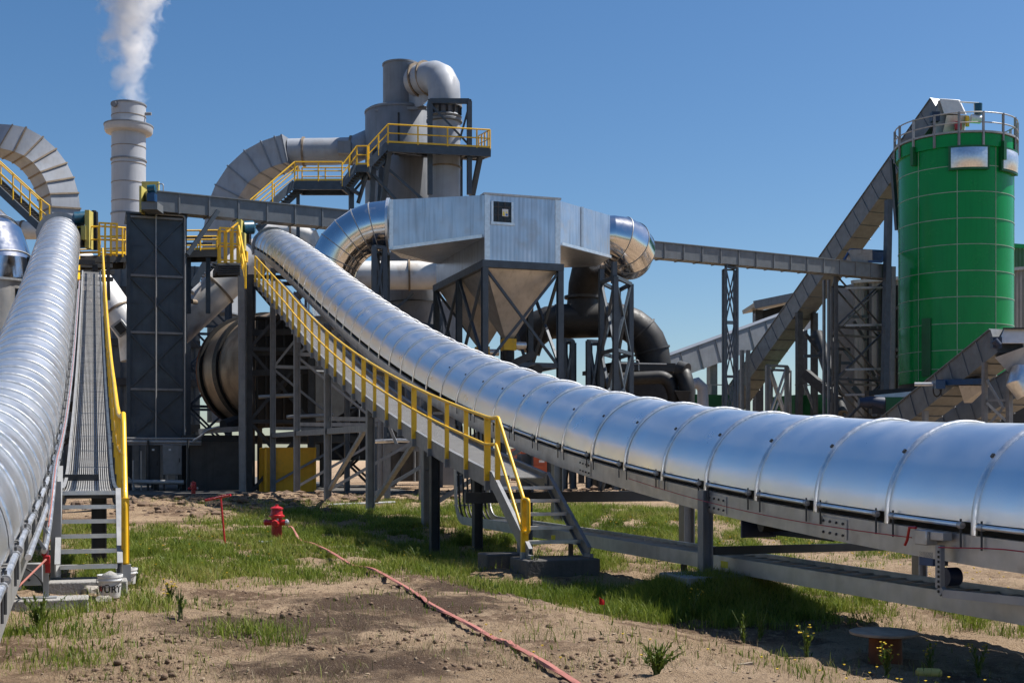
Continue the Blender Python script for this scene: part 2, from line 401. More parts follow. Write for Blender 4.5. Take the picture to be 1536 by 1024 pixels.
# longitudinal knee braces belong to the conveyor that they carry
for t, dz in ((32.4, 1), (39.6, 1), (47.3, -1)):
    ca.bar('knee_brace', S(QL, t, base(t)-2.3), S(QL, t+2.2*dz, base(t+2.2*dz)-.5), .12, .12, 'grey_steel')
ca.bar('knee_brace', S(QL, 47.0, .6), S(QL, 40.2, base(40)-2.6), .13, .13, 'grey_steel')
ca.bar('knee_brace', S(QL, 38.9, .4), S(QL, 33.0, base(33)-1.3), .13, .13, 'grey_steel')
ca.bar('stringer', S(QL, 39.6, 2.75), S(QL, 62.6, 2.95), .2, .22, 'grey_steel')
# pads
pad = lambda q0, q1, t0, t1, z0, z1: MB().sbox(q0, q1, t0, t1, z0, z1)
p = S(QL, 16.35)
single('concrete_pad', pad(QL-.55, QL+.75, 15.9, 16.85, -.6, .02), 'concrete', 'flat concrete pad in the shade under the post beside the cable tray', 'concrete pad', S(QL, 16.35, -.6), bevel=.02)
T = Thing('conveyor_trestle', 'low trestle of the big conveyor just beyond the right edge', 'trestle', S((QL+QR)/2, 6.0, -.5), 'steel trestles under the conveyors')
for q in (QL-.03, QC+RH): T.part('leg', MB().hbar(S(q, 6.0, -.52), S(q, 6.0, base(6)-.4), .17, .17, .022, ref=N), 'grey_steel', smooth=0)
T.bar('cross_beam', S(QL+.1, 6.0, .2), S(QC+RH-.1, 6.0, .2), .08, .12, 'shadow_steel')
# blue return roller box slung under the beam
T = Thing('roller_box', 'dark blue bracket box hanging under the big hooded conveyor', 'bracket box', S(9.1, 14.6, .5))
bx = QT(onq(1112, 788, QL+.1)); z0 = onq(1112, 806, QL+.1).z; z1 = onq(1112, 768, QL+.1).z
T.part('end_plate', MB().sbox(bx[0], bx[0]+.55, bx[1]-.02, bx[1]+.02, z0, z1), 'navy')
T.part('side_plate', MB().sbox(bx[0]+.5, bx[0]+.54, bx[1]-1.5, bx[1]-.03, z0+.03, z1-.1), 'navy')
T.part('roller', MB().path([S(bx[0]+.02, bx[1]-.5, z0+.2), S(bx[0]+.5, bx[1]-.5, z0+.2)], .09, 14), 'black')
T.part('knob', MB().path([S(bx[0]+.27, bx[1]-.02, z0+.22), S(bx[0]+.27, bx[1]-.06, z0+.22)], .035, 10), 'galvanised_bright')
T.bar('arm', S(bx[0]+.27, bx[1], z1-.02), S(bx[0]+.27, bx[1]-1.6, z1+.0), .05, .06, 'navy')
# emergency pull switch with red cord on the near beam
p = onq(1392, 808, QL-.10); q, t = QT(p)
T = Thing('pull_switch', 'grey emergency switch box with red lever on the side of the big conveyor beam', 'switch', p)
T.part('switch_box', MB().sbox(q-.10, q+.05, t-.10, t+.10, p.z-.06, p.z+.10), 'alu', bevel=.01)
T.part('bracket', MB().sbox(q-.06, q+.06, t-.32, t-.11, p.z-.0, p.z+.09), 'alu', bevel=.006)
T.pipe('lever', [S(q-.11, t+.06, p.z+.12), S(q-.11, t+.17, p.z+.12), S(q-.11, t+.21, p.z-.02), S(q-.11, t+.25, p.z-.08)], .016, 'red', 8)
T.pipe('red_cord', [S(q-.06, u, base(u)-.25+(.045*math.sin(u*2.1)))for u in [t-3+.25*i for i in range(12)]], .0065, 'red', 5)
T.pipe('red_cord', [S(q-.06, u, base(u)-.22-.05*math.sin((u-t)/7*math.pi)) for u in [t+.2+.3*i for i in range(26)]], .006, 'red', 5)
T.part('blue_plate', MB().sbox(q+.1, q+.3, t+.05, t+.28, p.z-.30, p.z-.15), 'blue')
T.part('wheel', MB().path([S(q+.12, t-.12, p.z-.40), S(q+.28, t-.12, p.z-.40)], .10, 16), 'navy')
# perforated bent cable bracket
p = onq(1410, 820, QL-.12); q, t = QT(p); pe = onq(1408, 890, QL-.2)
mb = MB(); path = [S(q, t, p.z+.02), S(q, t, pe.z+.05), S(q+.0, t-.06, pe.z), S(q+.3, t-1.5, pe.z+.02)]
T = Thing('cable_bracket', 'perforated grey steel strut bent from the switch down to the cable tray', 'bracket', S(q, t, pe.z))
for a, b in zip(path, path[1:]): T.bar('strut', a, b, .055, .085, 'pale_steel')
h = MB()
for i in range(9):
    c = S(q-.032, t-.015, p.z-.05-.052*i); h.obox(c, N*.003, D*.013, UP*.014)
T.part('slots', h, 'black')
# ------------------------------------------------------------------ cable tray on the ground and its rise to the walkway
T = Thing('cable_tray', 'long low grey ladder cable tray running beside the conveyor posts to the right edge', 'cable tray', S(9.2, 15, 0))
TQ0, TQ1, TT0, TT1 = 8.97, 9.87, -4.0, 29.3
def tz(t): return .02+.03*sm(12, 26, t)
seg(T, 'side_rail', TQ0, lambda t: tz(t)+.11, TT0, TT1, .02, .215, 'alu')
seg(T, 'rail_lip', TQ0+.02, lambda t: tz(t)+.222, TT0, TT1, .045, .012, 'alu')
seg(T, 'side_rail', TQ1, lambda t: tz(t)+.11, TT0, TT1, .02, .215, 'alu')
seg(T, 'rail_lip', TQ1-.02, lambda t: tz(t)+.222, TT0, TT1, .045, .012, 'alu')
seg(T, 'cables', (TQ0+TQ1)/2, lambda t: tz(t)+.085, TT0, TT1, .42, .05, 'cable')
t = TT0+.1; k = 0
while t < TT1:
    if k < 98: T.part('rung', MB().sbox(TQ0+.012, TQ1-.012, t-.025, t+.025, tz(t)+.15, tz(t)+.175), 'alu', smooth=0)
    t += .345; k += 1
T.part('yellow_sticker', MB().sbox(TQ0-.013, TQ0-.0105, QT(onq(1087, 845, TQ0))[1]-.12, QT(onq(1087, 845, TQ0))[1]+.1, .09, .19), 'sign_yellow')
rg = MB()
for t in (-2.0, 4.0, 10.1, 18.4, 23.5):
    z = min(fz(TQ0, t), 0)-.05
    T.part('foot', MB().sbox(TQ0+.25, TQ0+.33, t-.04, t+.04, z, tz(t)+.0), 'shadow_steel')
T2 = Thing('cable_riser', 'upright ladder of bundled black cables bending from the low tray up under the walkway', 'cable riser', S(9.0, 27.6, 0))
def rise(q): return bent([S(q, 29.3, .16), S(q, 30.9, .16), S(q, 31.1, 2.6)], 8, .7)
for q in (TQ0, TQ1): 
    rgs = []; pts = rise(q)
    mbb = MB()
    for a, b in zip(pts, pts[1:]): mbb.bar(a, b+(b-a)*.02, .025, .2, ref=N if False else None)
    T2.part('side_rail', mbb, 'alu', smooth=30)
for i in range(7): T2.pipe('cable', [p+Vector((0, .02*random.uniform(-1, 1), .0)) for p in rise(TQ0+.1+i*.115)], .028, 'cable', 7)
for z in (.5, .9, 1.3, 1.7, 2.1): T2.part('rung', MB().sbox(TQ0+.014, TQ1-.014, 31.06, 31.14, z, z+.04), 'alu')
# ------------------------------------------------------------------ walkway beside conveyor A
def strip_deck(q0, q1, f, t0, t1, drop=.0, th=.03):
    n = max(1, round((t1-t0)/1.2)); rg = []
    for i in range(n+1):
        t = t0+(t1-t0)*i/n; z = f(t)+drop
        rg.append([S(q0, t, z-th), S(q1, t, z-th), S(q1, t, z), S(q0, t, z)])
    return MB().loft(rg)
def grating(q0, q1, f, t0, t1, nb, cross, th=.028):
    """bearing bars along, cross rods across, open between"""
    mb = MB(); n = max(1, round((t1-t0)/1.0))
    for i in range(nb+1):
        q = q0+(q1-q0)*i/nb; rg = []
        for k in range(n+1):
            t = t0+(t1-t0)*k/n; z = f(t); rg.append([S(q-.006, t, z-th), S(q+.006, t, z-th), S(q+.006, t, z), S(q-.006, t, z)])
        mb.loft(rg)
    m = round((t1-t0)/cross)
    for k in range(m+1):
        t = t0+(t1-t0)*k/m; z = f(t); mb.obox(S((q0+q1)/2, t, z-.005), N*((q1-q0)/2), D*.011, UP*.004)
    return mb
T = Thing('conveyor_walkway', 'sloping grey walkway with long yellow handrail beside the big conveyor', 'walkway', S((WQ0+WQ1)/2, WT0, 0))
for s, q in ((1, WQ0), (-1, WQ1)): channel_run(T, 'stringer', q, lambda u: deck(u)-.10, WT0, WT1, .08, .34, 'grey_steel', s)
T.part('deck', grating(WQ0+.09, WQ1-.09, lambda u: deck(u)-.02, WT0, WT1, 26, .16), 'grating', smooth=0)
u = WT0+1.2; k = 0
while u < WT1:
    T.part('deck_joist', MB().sbox(WQ0+.085, WQ1-.085, u-.03, u+.03, deck(u)-.14, deck(u)-.06), 'shadow_steel', smooth=0); u += 1.4
ts = [WT0+.25]
while ts[-1] < WT1-1.2: ts.append(ts[-1]+1.42)
hq = WQ0-.035
for i, u in enumerate(ts):
    T.part('rail_post', MB().bar(S(hq, u, deck(u)-.12), S(hq, u, deck(u)+1.07), .06, .085 if i % 4 else .12, ref=N), 'yellow', smooth=0)
    T.part('post_bracket', MB().bar(S(hq-.002, u, deck(u)-.30), S(hq-.002, u, deck(u)-.123), .075, .10, ref=N), 'grey_steel', smooth=0)
T.pipe('top_rail', [S(hq, WT0-.02, deck(WT0-.02)+1.1)]+[S(hq, u, deck(u)+1.09) for u in ts], .034, 'yellow', 12)
T.pipe('mid_rail', [S(hq-.05, WT0-.02, deck(WT0)+.6)]+[S(hq-.05, u, deck(u)+.58) for u in ts], .028, 'yellow', 12)
# stair down to the block
SF = 20.15; Z0 = .0; dz = deck(WT0)-Z0
def sp(q, u, up=0): return S(q, WT0+(SF-WT0)*u, deck(WT0)-dz*u+up)
for q in (WQ0, WQ1):
    T.part('stair_stringer', MB().channel(sp(q, -.02, -.06), sp(q, 1.0, .06), .07, .27, flip=1 if q < 7.5 else -1), 'grey_steel', smooth=0)
    T.part('end_plate', MB().sbox(q-.036, q+.036, SF-.16, SF+.1, Z0, Z0+.06), 'grey_steel')
for i in range(1, 6):
    c = sp((WQ0+WQ1)/2, i/6.0-.02)
    T.part('tread', MB().obox(c, N*((WQ1-WQ0)/2-.045), D*.125, UP*.018), 'grating', smooth=0)
    T.part('tread_nosing', MB().obox(c-D*.13-UP*.005, N*((WQ1-WQ0)/2-.045), D*.006, UP*.03), 'galvanised_bright', smooth=0)
T.part('deck_end_plate', MB().sbox(WQ0+.0, WQ0+.32, WT0-.03, WT0-.01, deck(WT0)-.26, deck(WT0)+.02), 'grey_steel')
def rp(name, pts, r=.034): return T.pipe(name, pts, r, 'yellow', 12)
a0 = S(hq, WT0-.02, deck(WT0)+1.1); a1 = S(hq, WT0-.42, deck(WT0)+1.1)
low = S(hq, SF+.2, Z0+1.02)
rp('stair_rail', bent([a0, a1, low, S(hq, SF-.05, Z0+1.02), S(hq, SF-.05, Z0+.45), S(hq, SF+.14, Z0+.45)], 5, .06))
b0 = S(hq-.05, WT0-.02, deck(WT0)+.6); b1 = S(hq-.05, WT0-.44, deck(WT0)+.6)
rp('stair_rail', bent([b0, b1, S(hq-.05, SF+.14, Z0+.48)], 4, .05), .028)
T.part('rail_post', MB().bar(S(hq, WT0-.38, deck(WT0)-.06), S(hq, WT0-.38, deck(WT0)+1.08), .07, .09, ref=N), 'yellow', smooth=0)
T.part('rail_post', MB().bar(S(hq, SF+.16, Z0+.02), S(hq, SF+.16, Z0+1.02), .09, .12, ref=N), 'yellow', smooth=0)
T.part('post_foot', MB().bar(S(hq, SF+.16, Z0-.02), S(hq, SF+.16, Z0+.1), .1, .13, ref=N), 'pale_steel', smooth=0)
T.part('warning_sticker', MB().sbox(WQ1-.5, WQ1-.42, SF+.52, SF+.525, .28, .36), 'sign_yellow')
# walkway head: portal of black posts under the stair
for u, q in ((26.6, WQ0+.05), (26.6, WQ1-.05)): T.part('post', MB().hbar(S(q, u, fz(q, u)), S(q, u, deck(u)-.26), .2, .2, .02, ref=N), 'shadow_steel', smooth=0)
single('concrete_block', MB().sbox(WQ0-.16, WQ1+.10, SF-.32, SF+.6, -.75, -.01), 'concrete_dark', 'weathered concrete block toned dark for shade, under the yellow railed stair', 'concrete block', S(7.7, SF, -.75), bevel=.025)  # dark tone of block and slab stands in for the walkway shade
single('concrete_slab', MB().sbox(WQ0-.45, WQ0+.3, SF+1.0, SF+1.6, -.6, .0), 'concrete_dark', 'low concrete slab toned dark for the shade behind the stair block', 'concrete slab', S(6.8, SF+1.3, -.6), bevel=.025)
# ================================================================== conveyor B on the left
QB, RHB = -1.53, .92
def baseB(t): return base(t)+.02+.25*sm(20, 45, t) if t > 12 else base(12)+.02-(12-t)*.07
WB0, WB1, BT0, BT1 = -.40, .31, 18.25, 56.0
def deckB(t): return 1.27+(baseB(t)-.42-1.27-.0)*sm(17.5, 26, t) if t < 26 else baseB(t)-.42
TB1 = 66.5
cb = conveyor('galvanised ribbed conveyor hood at the left edge beside the narrow grated walkway', QB, baseB, 7.4-3*PITCH, TB1, 15, 1, RHB+.02, RHB)
for i, t in enumerate((21.5, 31, 41, 51, 60)):
    top = baseB(t)-.45
    T = Thing('conveyor_trestle', ['black post trestle behind the open treads of the grated stair', 'trestle under the left conveyor, second up from the grated stair', 'trestle half hidden behind the left walkway grating', 'tall trestle behind the upper half of the left walkway', 'tall trestle under the head of the left conveyor'][i], 'trestle', S(QB, t, 0), 'steel trestles under the conveyors')
    for q in (-2.7, .1):
        T.part('leg', MB().hbar(S(q, t, 0), S(q, t, top if q < -1 else deckB(t)-.2), .24, .24, .022, ref=N), 'shadow_steel', smooth=0)
    T.bar('cross_beam', S(-2.7, t, top-.12), S(.1, t, top-.12), .18, .24, 'shadow_steel')
    if top > 3: T.bar('brace', S(-2.6, t, .6), S(0, t, top-.5), .12, .12, 'shadow_steel')
T = Thing('conveyor_walkway', 'narrow open grated walkway with a single yellow handrail climbing beside the left conveyor', 'walkway', S((WB0+WB1)/2, BT0, 0))
for s, q in ((1, WB0-.03), (-1, WB1+.03)): channel_run(T, 'stringer', q, lambda u: deckB(u)-.08, BT0, BT1, .05, .26, 'pale_steel' if s > 0 else 'blue_steel', s, tk=.012)
for k in range(24):
    u0 = BT0+(BT1-BT0)*k/24; u1 = BT0+(BT1-BT0)*(k+1)/24
    T.part('deck_panel', grating(WB0+.03, WB1-.03, lambda u: deckB(u), u0+.01, u1-.01, 19, .11 if k < 8 else .22), 'grating', smooth=0)
    T.part('deck_joist', MB().sbox(WB0+.03, WB1-.03, u0-.02, u0+.02, deckB(u0)-.1, deckB(u0)-.04), 'shadow_steel', smooth=0)
ts = [BT0+.1]
while ts[-1] < BT1-1: ts.append(ts[-1]+1.55)
for i, u in enumerate(ts):
    T.part('rail_post', MB().bar(S(WB1+.1, u, deckB(u)-.12), S(WB1+.1, u, deckB(u)+1.07), .05, .07, ref=N), 'yellow', smooth=0)
T.pipe('top_rail', [S(WB1+.1, u, deckB(u)+1.09) for u in ts], .036, 'yellow', 12)
T.pipe('mid_rail', [S(WB1+.1, u, deckB(u)+.56) for u in ts], .032, 'yellow', 12)
SB = 17.0; ZB = .22
def sb(q, u, up=0): return S(q, BT0+(SB-BT0)*u, deckB(BT0)-(deckB(BT0)-ZB)*u+up)
T.part('stair_stringer', MB().channel(sb(WB0-.03, -.25, .0), sb(WB0-.03, 1.0, .05), .07, .24, flip=1), 'pale_steel', smooth=0)
T.part('stair_stringer', MB().channel(sb(WB1+.03, -.0, -.05), sb(WB1+.03, 1.0, .05), .07, .24, flip=-1), 'pale_steel', smooth=0)
T.part('stair_post', MB().bar(S(WB0-.06, SB+.35, ZB-.1), S(WB0-.06, SB+.35, 1.42), .05, .13, ref=N), 'pale_steel', smooth=0)
for i in range(0, 6):
    c = sb((WB0+WB1)/2, i/5.6)
    T.part('tread', MB().obox(c-UP*.02, N*((WB1-WB0)/2-.0), D*.11, UP*.016), 'grating', smooth=0)
    T.part('tread_nosing', MB().obox(c-D*.116-UP*.02, N*((WB1-WB0)/2), D*.006, UP*.028), 'galvanised_bright', smooth=0)
T.pipe('stair_rail', bent([S(WB1+.1, BT0+.1, deckB(BT0)+1.09), S(WB1+.1, BT0-.1, deckB(BT0)+1.0), S(WB1+.1, SB+.15, ZB+.95), S(WB1+.1, SB+.12, ZB+.12)], 5, .1), .036, 'yellow', 12)
T.part('rail_post', MB().bar(S(WB1+.1, SB+.16, ZB+.02), S(WB1+.1, SB+.16, ZB+.98), .07, .10, ref=N), 'yellow', smooth=0)
T.part('post_foot', MB().bar(S(WB1+.1, SB+.14, ZB-.12), S(WB1+.1, SB+.14, ZB+.10), .10, .14, ref=N), 'pale_steel', smooth=0)
single('concrete_block', MB().sbox(WB0-.14, WB1+.12, SB-.30, SB+.38, -.2, .15), 'concrete', 'pale concrete block under the open grated stair at left', 'concrete block', S(0, SB, -.2), bevel=.02)
# left services: pipe rails, post, switch box, cord
T = Thing('service_rail', 'pair of galvanised pipe rails on brackets between the left hood and the grated walkway', 'pipe rail', S(-.6, 16, 0))
for dq, dz, mt in ((-.53, -.24, 'galvanised_bright'), (-.475, .10, 'galvanised_bright')):
    T.pipe('rail_pipe', [S(dq, t, baseB(t)+dz-(.55*sm(18.5, 14.2, t) if dz > 0 else 0)) for t in np.linspace(13.6 if dz > 0 else 11.5, 50, 46)], .03, mt, 8)
t = 13.5
while t < 40:
    T.part('bracket', MB().bar(S(-.66, t, baseB(t)-.12), S(-.46, t, baseB(t)-.12-(.3 if t < 17 else 0)), .03, .03), 'pale_steel', smooth=0); t += 1.2
T.pipe('red_cord', [S(-.47, t, baseB(t)+.16-(.52*sm(18.5, 14.2, t))) for t in np.linspace(14.8, 50, 40)], .008, 'hose_pink', 5)
fo = G(62, 912)
fq, ft = QT(fo)
single('concrete_footing', MB().sbox(fq-1.6, fq+.52, ft-.22, ft+.22, -.3, .10), 'concrete', 'smooth concrete footing at the bottom left under a single steel post', 'concrete footing', S(fq-.5, ft, -.3), bevel=.015)
T = Thing('switch_post', 'slim grey post with a red pull switch standing on the left concrete footing', 'switch post', S(fq+.05, ft, .1))
T.part('post', MB().channel(S(fq+.05, ft, .10), S(fq+.05, ft, 1.0), .06, .075), 'pale_steel', smooth=0)
T.part('base_plate', MB().sbox(fq-.07, fq+.17, ft-.1, ft+.1, .10, .115), 'pale_steel')
T.part('switch_body', MB().sbox(fq+.02, fq+.10, ft-.12, ft-.06, .50, .60), 'red', bevel=.008)
T.part('switch_lever', MB().bar(S(fq+.03, ft-.1, .60), S(fq+.08, ft-.12, .78), .05, .03), 'red', smooth=0)
T.part('switch_tab', MB().sbox(fq+.045, fq+.10, ft-.11, ft-.07, .40, .50), 'red')
T.pipe('pull_cord', [S(fq+.06, ft-.1, .56), S(fq-.28, ft-1.0, .25), S(fq-.75, ft-2.2, .02), S(fq-1.0, ft-3.0, -.25)], .012, 'hose_pink', 6)
p = P(48, 862, 14.6); q, t = QT(p)
T = Thing('junction_box', 'pair of grey metal junction boxes with black cables below the left hood', 'junction box', p)
T.part('box', MB().sbox(q-.10, q+.12, t-.05, t+.10, p.z-.12, p.z+.14), 'pale_steel', bevel=.01)
T.part('box', MB().sbox(q-.36, q-.12, t-.02, t+.13, p.z-.17, p.z+.16), 'alu', bevel=.01)
for i in range(4): T.tube('knob', S(q-.30+.09*i, t-.055+.03*(i < 2), p.z-.05), S(q-.30+.09*i, t-.085+.03*(i < 2), p.z-.05), .018, 'shadow_steel', 8)
T.pipe('cable', bez(S(q-.2, t-.04, p.z-.1), S(q-.3, t-.3, p.z-.1), S(q+.05, t-.35, p.z-.3), S(q+.0, t-.12, p.z-.68), 10), .013, 'cable', 6)
T.pipe('cable', bez(S(q-.3, t-.05, p.z+.12), S(q+.0, t-.4, p.z+.2), S(q+.25, t-.2, p.z-.1), S(q+.12, t-.1, p.z-.4), 10), .013, 'cable', 6)
# ================================================================== light, sky, camera
SUN_AZ, SUN_EL = 73.0, 58.0
w = bpy.data.worlds.new('World'); sc.world = w; w.use_nodes = True
nt = w.node_tree; bg = nt.nodes['Background']
sky = nt.nodes.new('ShaderNodeTexSky'); sky.sky_type = 'NISHITA'; sky.sun_disc = False
sky.sun_elevation = R(SUN_EL); sky.sun_rotation = R(SUN_AZ); sky.altitude = 200; sky.air_density = 1.0; sky.dust_density = .8; sky.ozone_density = 3.5
hs = nt.nodes.new('ShaderNodeHueSaturation'); hs.inputs['Saturation'].default_value = 1.22; nt.links.new(sky.outputs[0], hs.inputs['Color']); nt.links.new(hs.outputs[0], bg.inputs[0]); bg.inputs[1].default_value = .073
sl = bpy.data.lights.new('sun', 'SUN'); sl.energy = 5.0; sl.angle = R(.53); sl.color = (1, .955, .89)
so = bpy.data.objects.new('sun', sl); COL.objects.link(so)
sd = Vector((math.sin(R(SUN_AZ))*math.cos(R(SUN_EL)), math.cos(R(SUN_AZ))*math.cos(R(SUN_EL)), math.sin(R(SUN_EL))))
so.rotation_euler = sd.to_track_quat('Z', 'Y').to_euler(); so.location = (30, 0, 60)
cam = bpy.data.cameras.new('camera'); co = bpy.data.objects.new('camera', cam); COL.objects.link(co)
co.location = (0, 0, CH); co.rotation_euler = (R(90), 0, 0); cam.sensor_width = 36; cam.lens = F/1536*36; cam.shift_y = (HOR-512)/1536
cam.clip_start = .1; cam.clip_end = 6000; sc.camera = co
sc.view_settings.view_transform = 'Standard'; sc.view_settings.look = 'None'; sc.view_settings.exposure = .62; sc.view_settings.gamma = 1
sc.cycles.max_bounces = 8; sc.cycles.transparent_max_bounces = 12; sc.cycles.volume_bounces = 2; sc.cycles.use_denoising = True
sc.cycles.sample_clamp_indirect = 6; sc.cycles.caustics_reflective = False; sc.cycles.caustics_refractive = False
# ================================================================== ground
def ground_mat():
    m = bpy.data.materials.new('soil'); m.use_nodes = True; nt = m.node_tree; n = nt.nodes; l = nt.links; b = n['Principled BSDF']
    tc = n.new('ShaderNodeTexCoord')
    def nz(s, d=6, r=.6):
        t = n.new('ShaderNodeTexNoise'); t.inputs['Scale'].default_value = s; t.inputs['Detail'].default_value = d; t.inputs['Roughness'].default_value = r; l.new(tc.outputs['Object'], t.inputs['Vector']); return t.outputs['Fac']
    def rg(f, a, b_): 
        r = n.new('ShaderNodeMapRange'); r.inputs[1].default_value = a; r.inputs[2].default_value = b_; l.new(f, r.inputs[0]); return r.outputs[0]
    def mx(f, a, c):
        x = n.new('ShaderNodeMix'); x.data_type = 'RGBA'; l.new(f, x.inputs[0])
        for i, v in ((6, a), (7, c)):
            if isinstance(v, tuple): x.inputs[i].default_value = (*v, 1)
            else: l.new(v, x.inputs[i])
        return x.outputs[2]
    c = mx(rg(nz(.55, 8), .38, .62), (.33, .230, .142), (.48, .345, .225))
    c = mx(rg(nz(.34, 9, .70), .51, .59), c, (.17, .108, .068))
    c = mx(rg(nz(1.1, 10, .72), .60, .65), c, (.10, .064, .042))
    c = mx(rg(nz(6, 8, .7), .52, .68), c, (.54, .395, .26))
    c = mx(rg(nz(13, 9, .75), .56, .66), c, (.15, .096, .06))
    c = mx(rg(nz(2.3, 9, .75), .62, .68), c, (.13, .085, .055))
    for cx_, cy_, r_ in [(G(430, 935).x, G(430, 935).y, 1.7), (G(600, 905).x, G(600, 905).y, 1.9), (G(720, 885).x, G(720, 885).y, 1.5), (G(520, 1000).x, G(520, 1000).y, 1.1)]:
        vm = n.new('ShaderNodeVectorMath'); vm.operation = 'DISTANCE'; vm.inputs[1].default_value = (cx_, cy_, 0); l.new(tc.outputs['Object'], vm.inputs[0])
        dm = n.new('ShaderNodeMath'); dm.operation = 'MULTIPLY_ADD'; l.new(nz(1.6, 9, .7), dm.inputs[0]); dm.inputs[1].default_value = 2.6*r_; l.new(vm.outputs['Value'], dm.inputs[2])
        c = mx(rg(dm.outputs[0], 2.35*r_, 1.8*r_), c, (.105, .068, .045))
    vo = n.new('ShaderNodeTexVoronoi'); vo.inputs['Scale'].default_value = 26; l.new(tc.outputs['Object'], vo.inputs['Vector'])
    c = mx(rg(vo.outputs['Distance'], .16, .05), c, (.50, .40, .30))
    l.new(c, b.inputs['Base Color']); b.inputs['Roughness'].default_value = .95; b.inputs['Specular IOR Level'].default_value = .2
    ad = n.new('ShaderNodeMath'); ad.operation = 'ADD'; l.new(nz(9, 10, .7), ad.inputs[0]); l.new(nz(40, 6, .7), ad.inputs[1])
    bp = n.new('ShaderNodeBump'); bp.inputs['Strength'].default_value = .9; bp.inputs['Distance'].default_value = .11; l.new(ad.outputs[0], bp.inputs['Height']); l.new(bp.outputs[0], b.inputs['Normal'])
    return m
M['soil'] = ground_mat()
def fb(x, y, s, o=4): return noise.fractal(Vector((x*s, y*s, 3.7)), .6, 2.1, o)
MUD = [(G(260, 765), 7, 6), (G(330, 755), 6, 7), (G(480, 750), 8, 6), (G(900, 740), 12, 8), (G(1120, 745), 9, 8)]
def relief(x, y):
    z = .035*fb(x, y, .9)
    if y < 32: z += .042*fb(x, y, 3.2, 3)+.020*fb(x, y, 8, 3)
    for c, rx, ry in MUD:
        d = ((x-c.x)/rx)**2+((y-c.y)/ry)**2
        if d < 1: z += (1-d)*(.16*abs(fb(x, y, .8, 4))+.10)
    return z
mb = MB()
xs = list(np.concatenate([-np.geomspace(3000, 40, 16), np.linspace(-34, -9, 26), np.linspace(-8.5, 11, 150), np.linspace(12, 42, 30), np.geomspace(48, 3000, 16)]))
ys = list(np.concatenate([[-60, -20, -5, 2, 5, 7], np.linspace(8, 26, 200), np.linspace(26.3, 45, 70), np.linspace(46, 130, 60), np.geomspace(140, 4000, 18)]))
nx, ny = len(xs), len(ys)
for y in ys:
    for x in xs:
        mb.v.append((x, y, ground(x, y)+(relief(x, y) if -34 < x < 42 and 4 < y < 130 else 0)))
for j in range(ny-1):
    for i in range(nx-1):
        mb.f.append((j*nx+i, j*nx+i+1, (j+1)*nx+i+1, (j+1)*nx+i)); mb.m.append(0)
g = obj('ground', mb, 'soil', smooth=180); tag(g, kind='structure')
slab = MB().sbox(*[QT(P(120, 735, 68))[0], QT(P(600, 735, 68))[0]], 60, 120, -.1, .10)
o = obj('pavement', slab, 'concrete_dark'); tag(o, kind='structure')
# ------------------------------------------------------------------ clods and stones
def scatter(name, n, where, rmin, rmax, material, flat=.6, sma=28):
    mb = MB(); ico = bmesh.new(); bmesh.ops.create_icosphere(ico, subdivisions=1, radius=1); base_v = [v.co.copy() for v in ico.verts]; base_f = [tuple(v.index for v in f.verts) for f in ico.faces]; ico.free()
    for _ in range(n):
        x, y = where(); r = rmin*(rmax/rmin)**(random.random()**1.8); z = ground(x, y)+relief(x, y)
        a = random.uniform(0, 6.28); sx = r*random.uniform(.7, 1.3); sy = r*random.uniform(.7, 1.3); sz = r*flat*random.uniform(.6, 1.2)
        vs = []
        for v in base_v:
            k = random.uniform(.72, 1.2); X, Y, Z = v.x*sx*k, v.y*sy*k, v.z*sz*k
            vs.append((x+X*math.cos(a)-Y*math.sin(a), y+X*math.sin(a)+Y*math.cos(a), z+Z+sz*.15))
        mb.add(vs, base_f)
    return obj(name, mb, material, smooth=sma)
def w_mud():
    c, rx, ry = random.choice(MUD); a = random.uniform(0, 6.28); r = math.sqrt(random.random()); return c.x+rx*r*math.cos(a), c.y+ry*r*math.sin(a)
mat('mud', (.15, .10, .066), .95, 0, .35, 4, bump=.5, bscale=14)
mat('dry_clod', (.155, .102, .066), .95, 0, .3, 6, bump=.5, bscale=18)
tag(scatter('mud_clods', 1500, w_mud, .05, .30, 'mud'), kind='stuff')
def w_near():
    for _ in range(50):
        px = random.uniform(100, 1100); py = 865+175*random.random()**.8
        p = G(px, py)
        if fb(p.x+5, p.y, .9, 4) > .12: return p.x, p.y
    return p.x, p.y
tag(scatter('dry_clods', 1900, w_near, .006, .04, 'dry_clod', .85, 180), kind='stuff')
# ------------------------------------------------------------------ grass
def leaf_mat(name, cols, trans=.35):
    m = bpy.data.materials.new(name); m.use_nodes = True; nt = m.node_tree; n = nt.nodes; l = nt.links; b = n['Principled BSDF']
    at = n.new('ShaderNodeAttribute'); at.attribute_name = 'tone'
    cr = n.new('ShaderNodeValToRGB'); e = cr.color_ramp.elements
    e[0].position = 0; e[0].color = (*cols[0], 1); e[1].position = 1; e[1].color = (*cols[-1], 1)
    for i, c in enumerate(cols[1:-1]):
        x = e.new((i+1)/(len(cols)-1)); x.color = (*c, 1)
    l.new(at.outputs['Fac'], cr.inputs[0]); l.new(cr.outputs[0], b.inputs['Base Color']); b.inputs['Roughness'].default_value = .55; b.inputs['Specular IOR Level'].default_value = .3
    tr = n.new('ShaderNodeBsdfTranslucent'); l.new(cr.outputs[0], tr.inputs[0]); ms = n.new('ShaderNodeMixShader'); ms.inputs[0].default_value = trans
    l.new(b.outputs[0], ms.inputs[1]); l.new(tr.outputs[0], ms.inputs[2]); l.new(ms.outputs[0], n['Material Output'].inputs[0]); M[name] = m; return m
leaf_mat('grass_leaf', [(.070, .115, .012), (.155, .215, .022), (.235, .285, .042), (.32, .305, .085), (.42, .32, .17)])
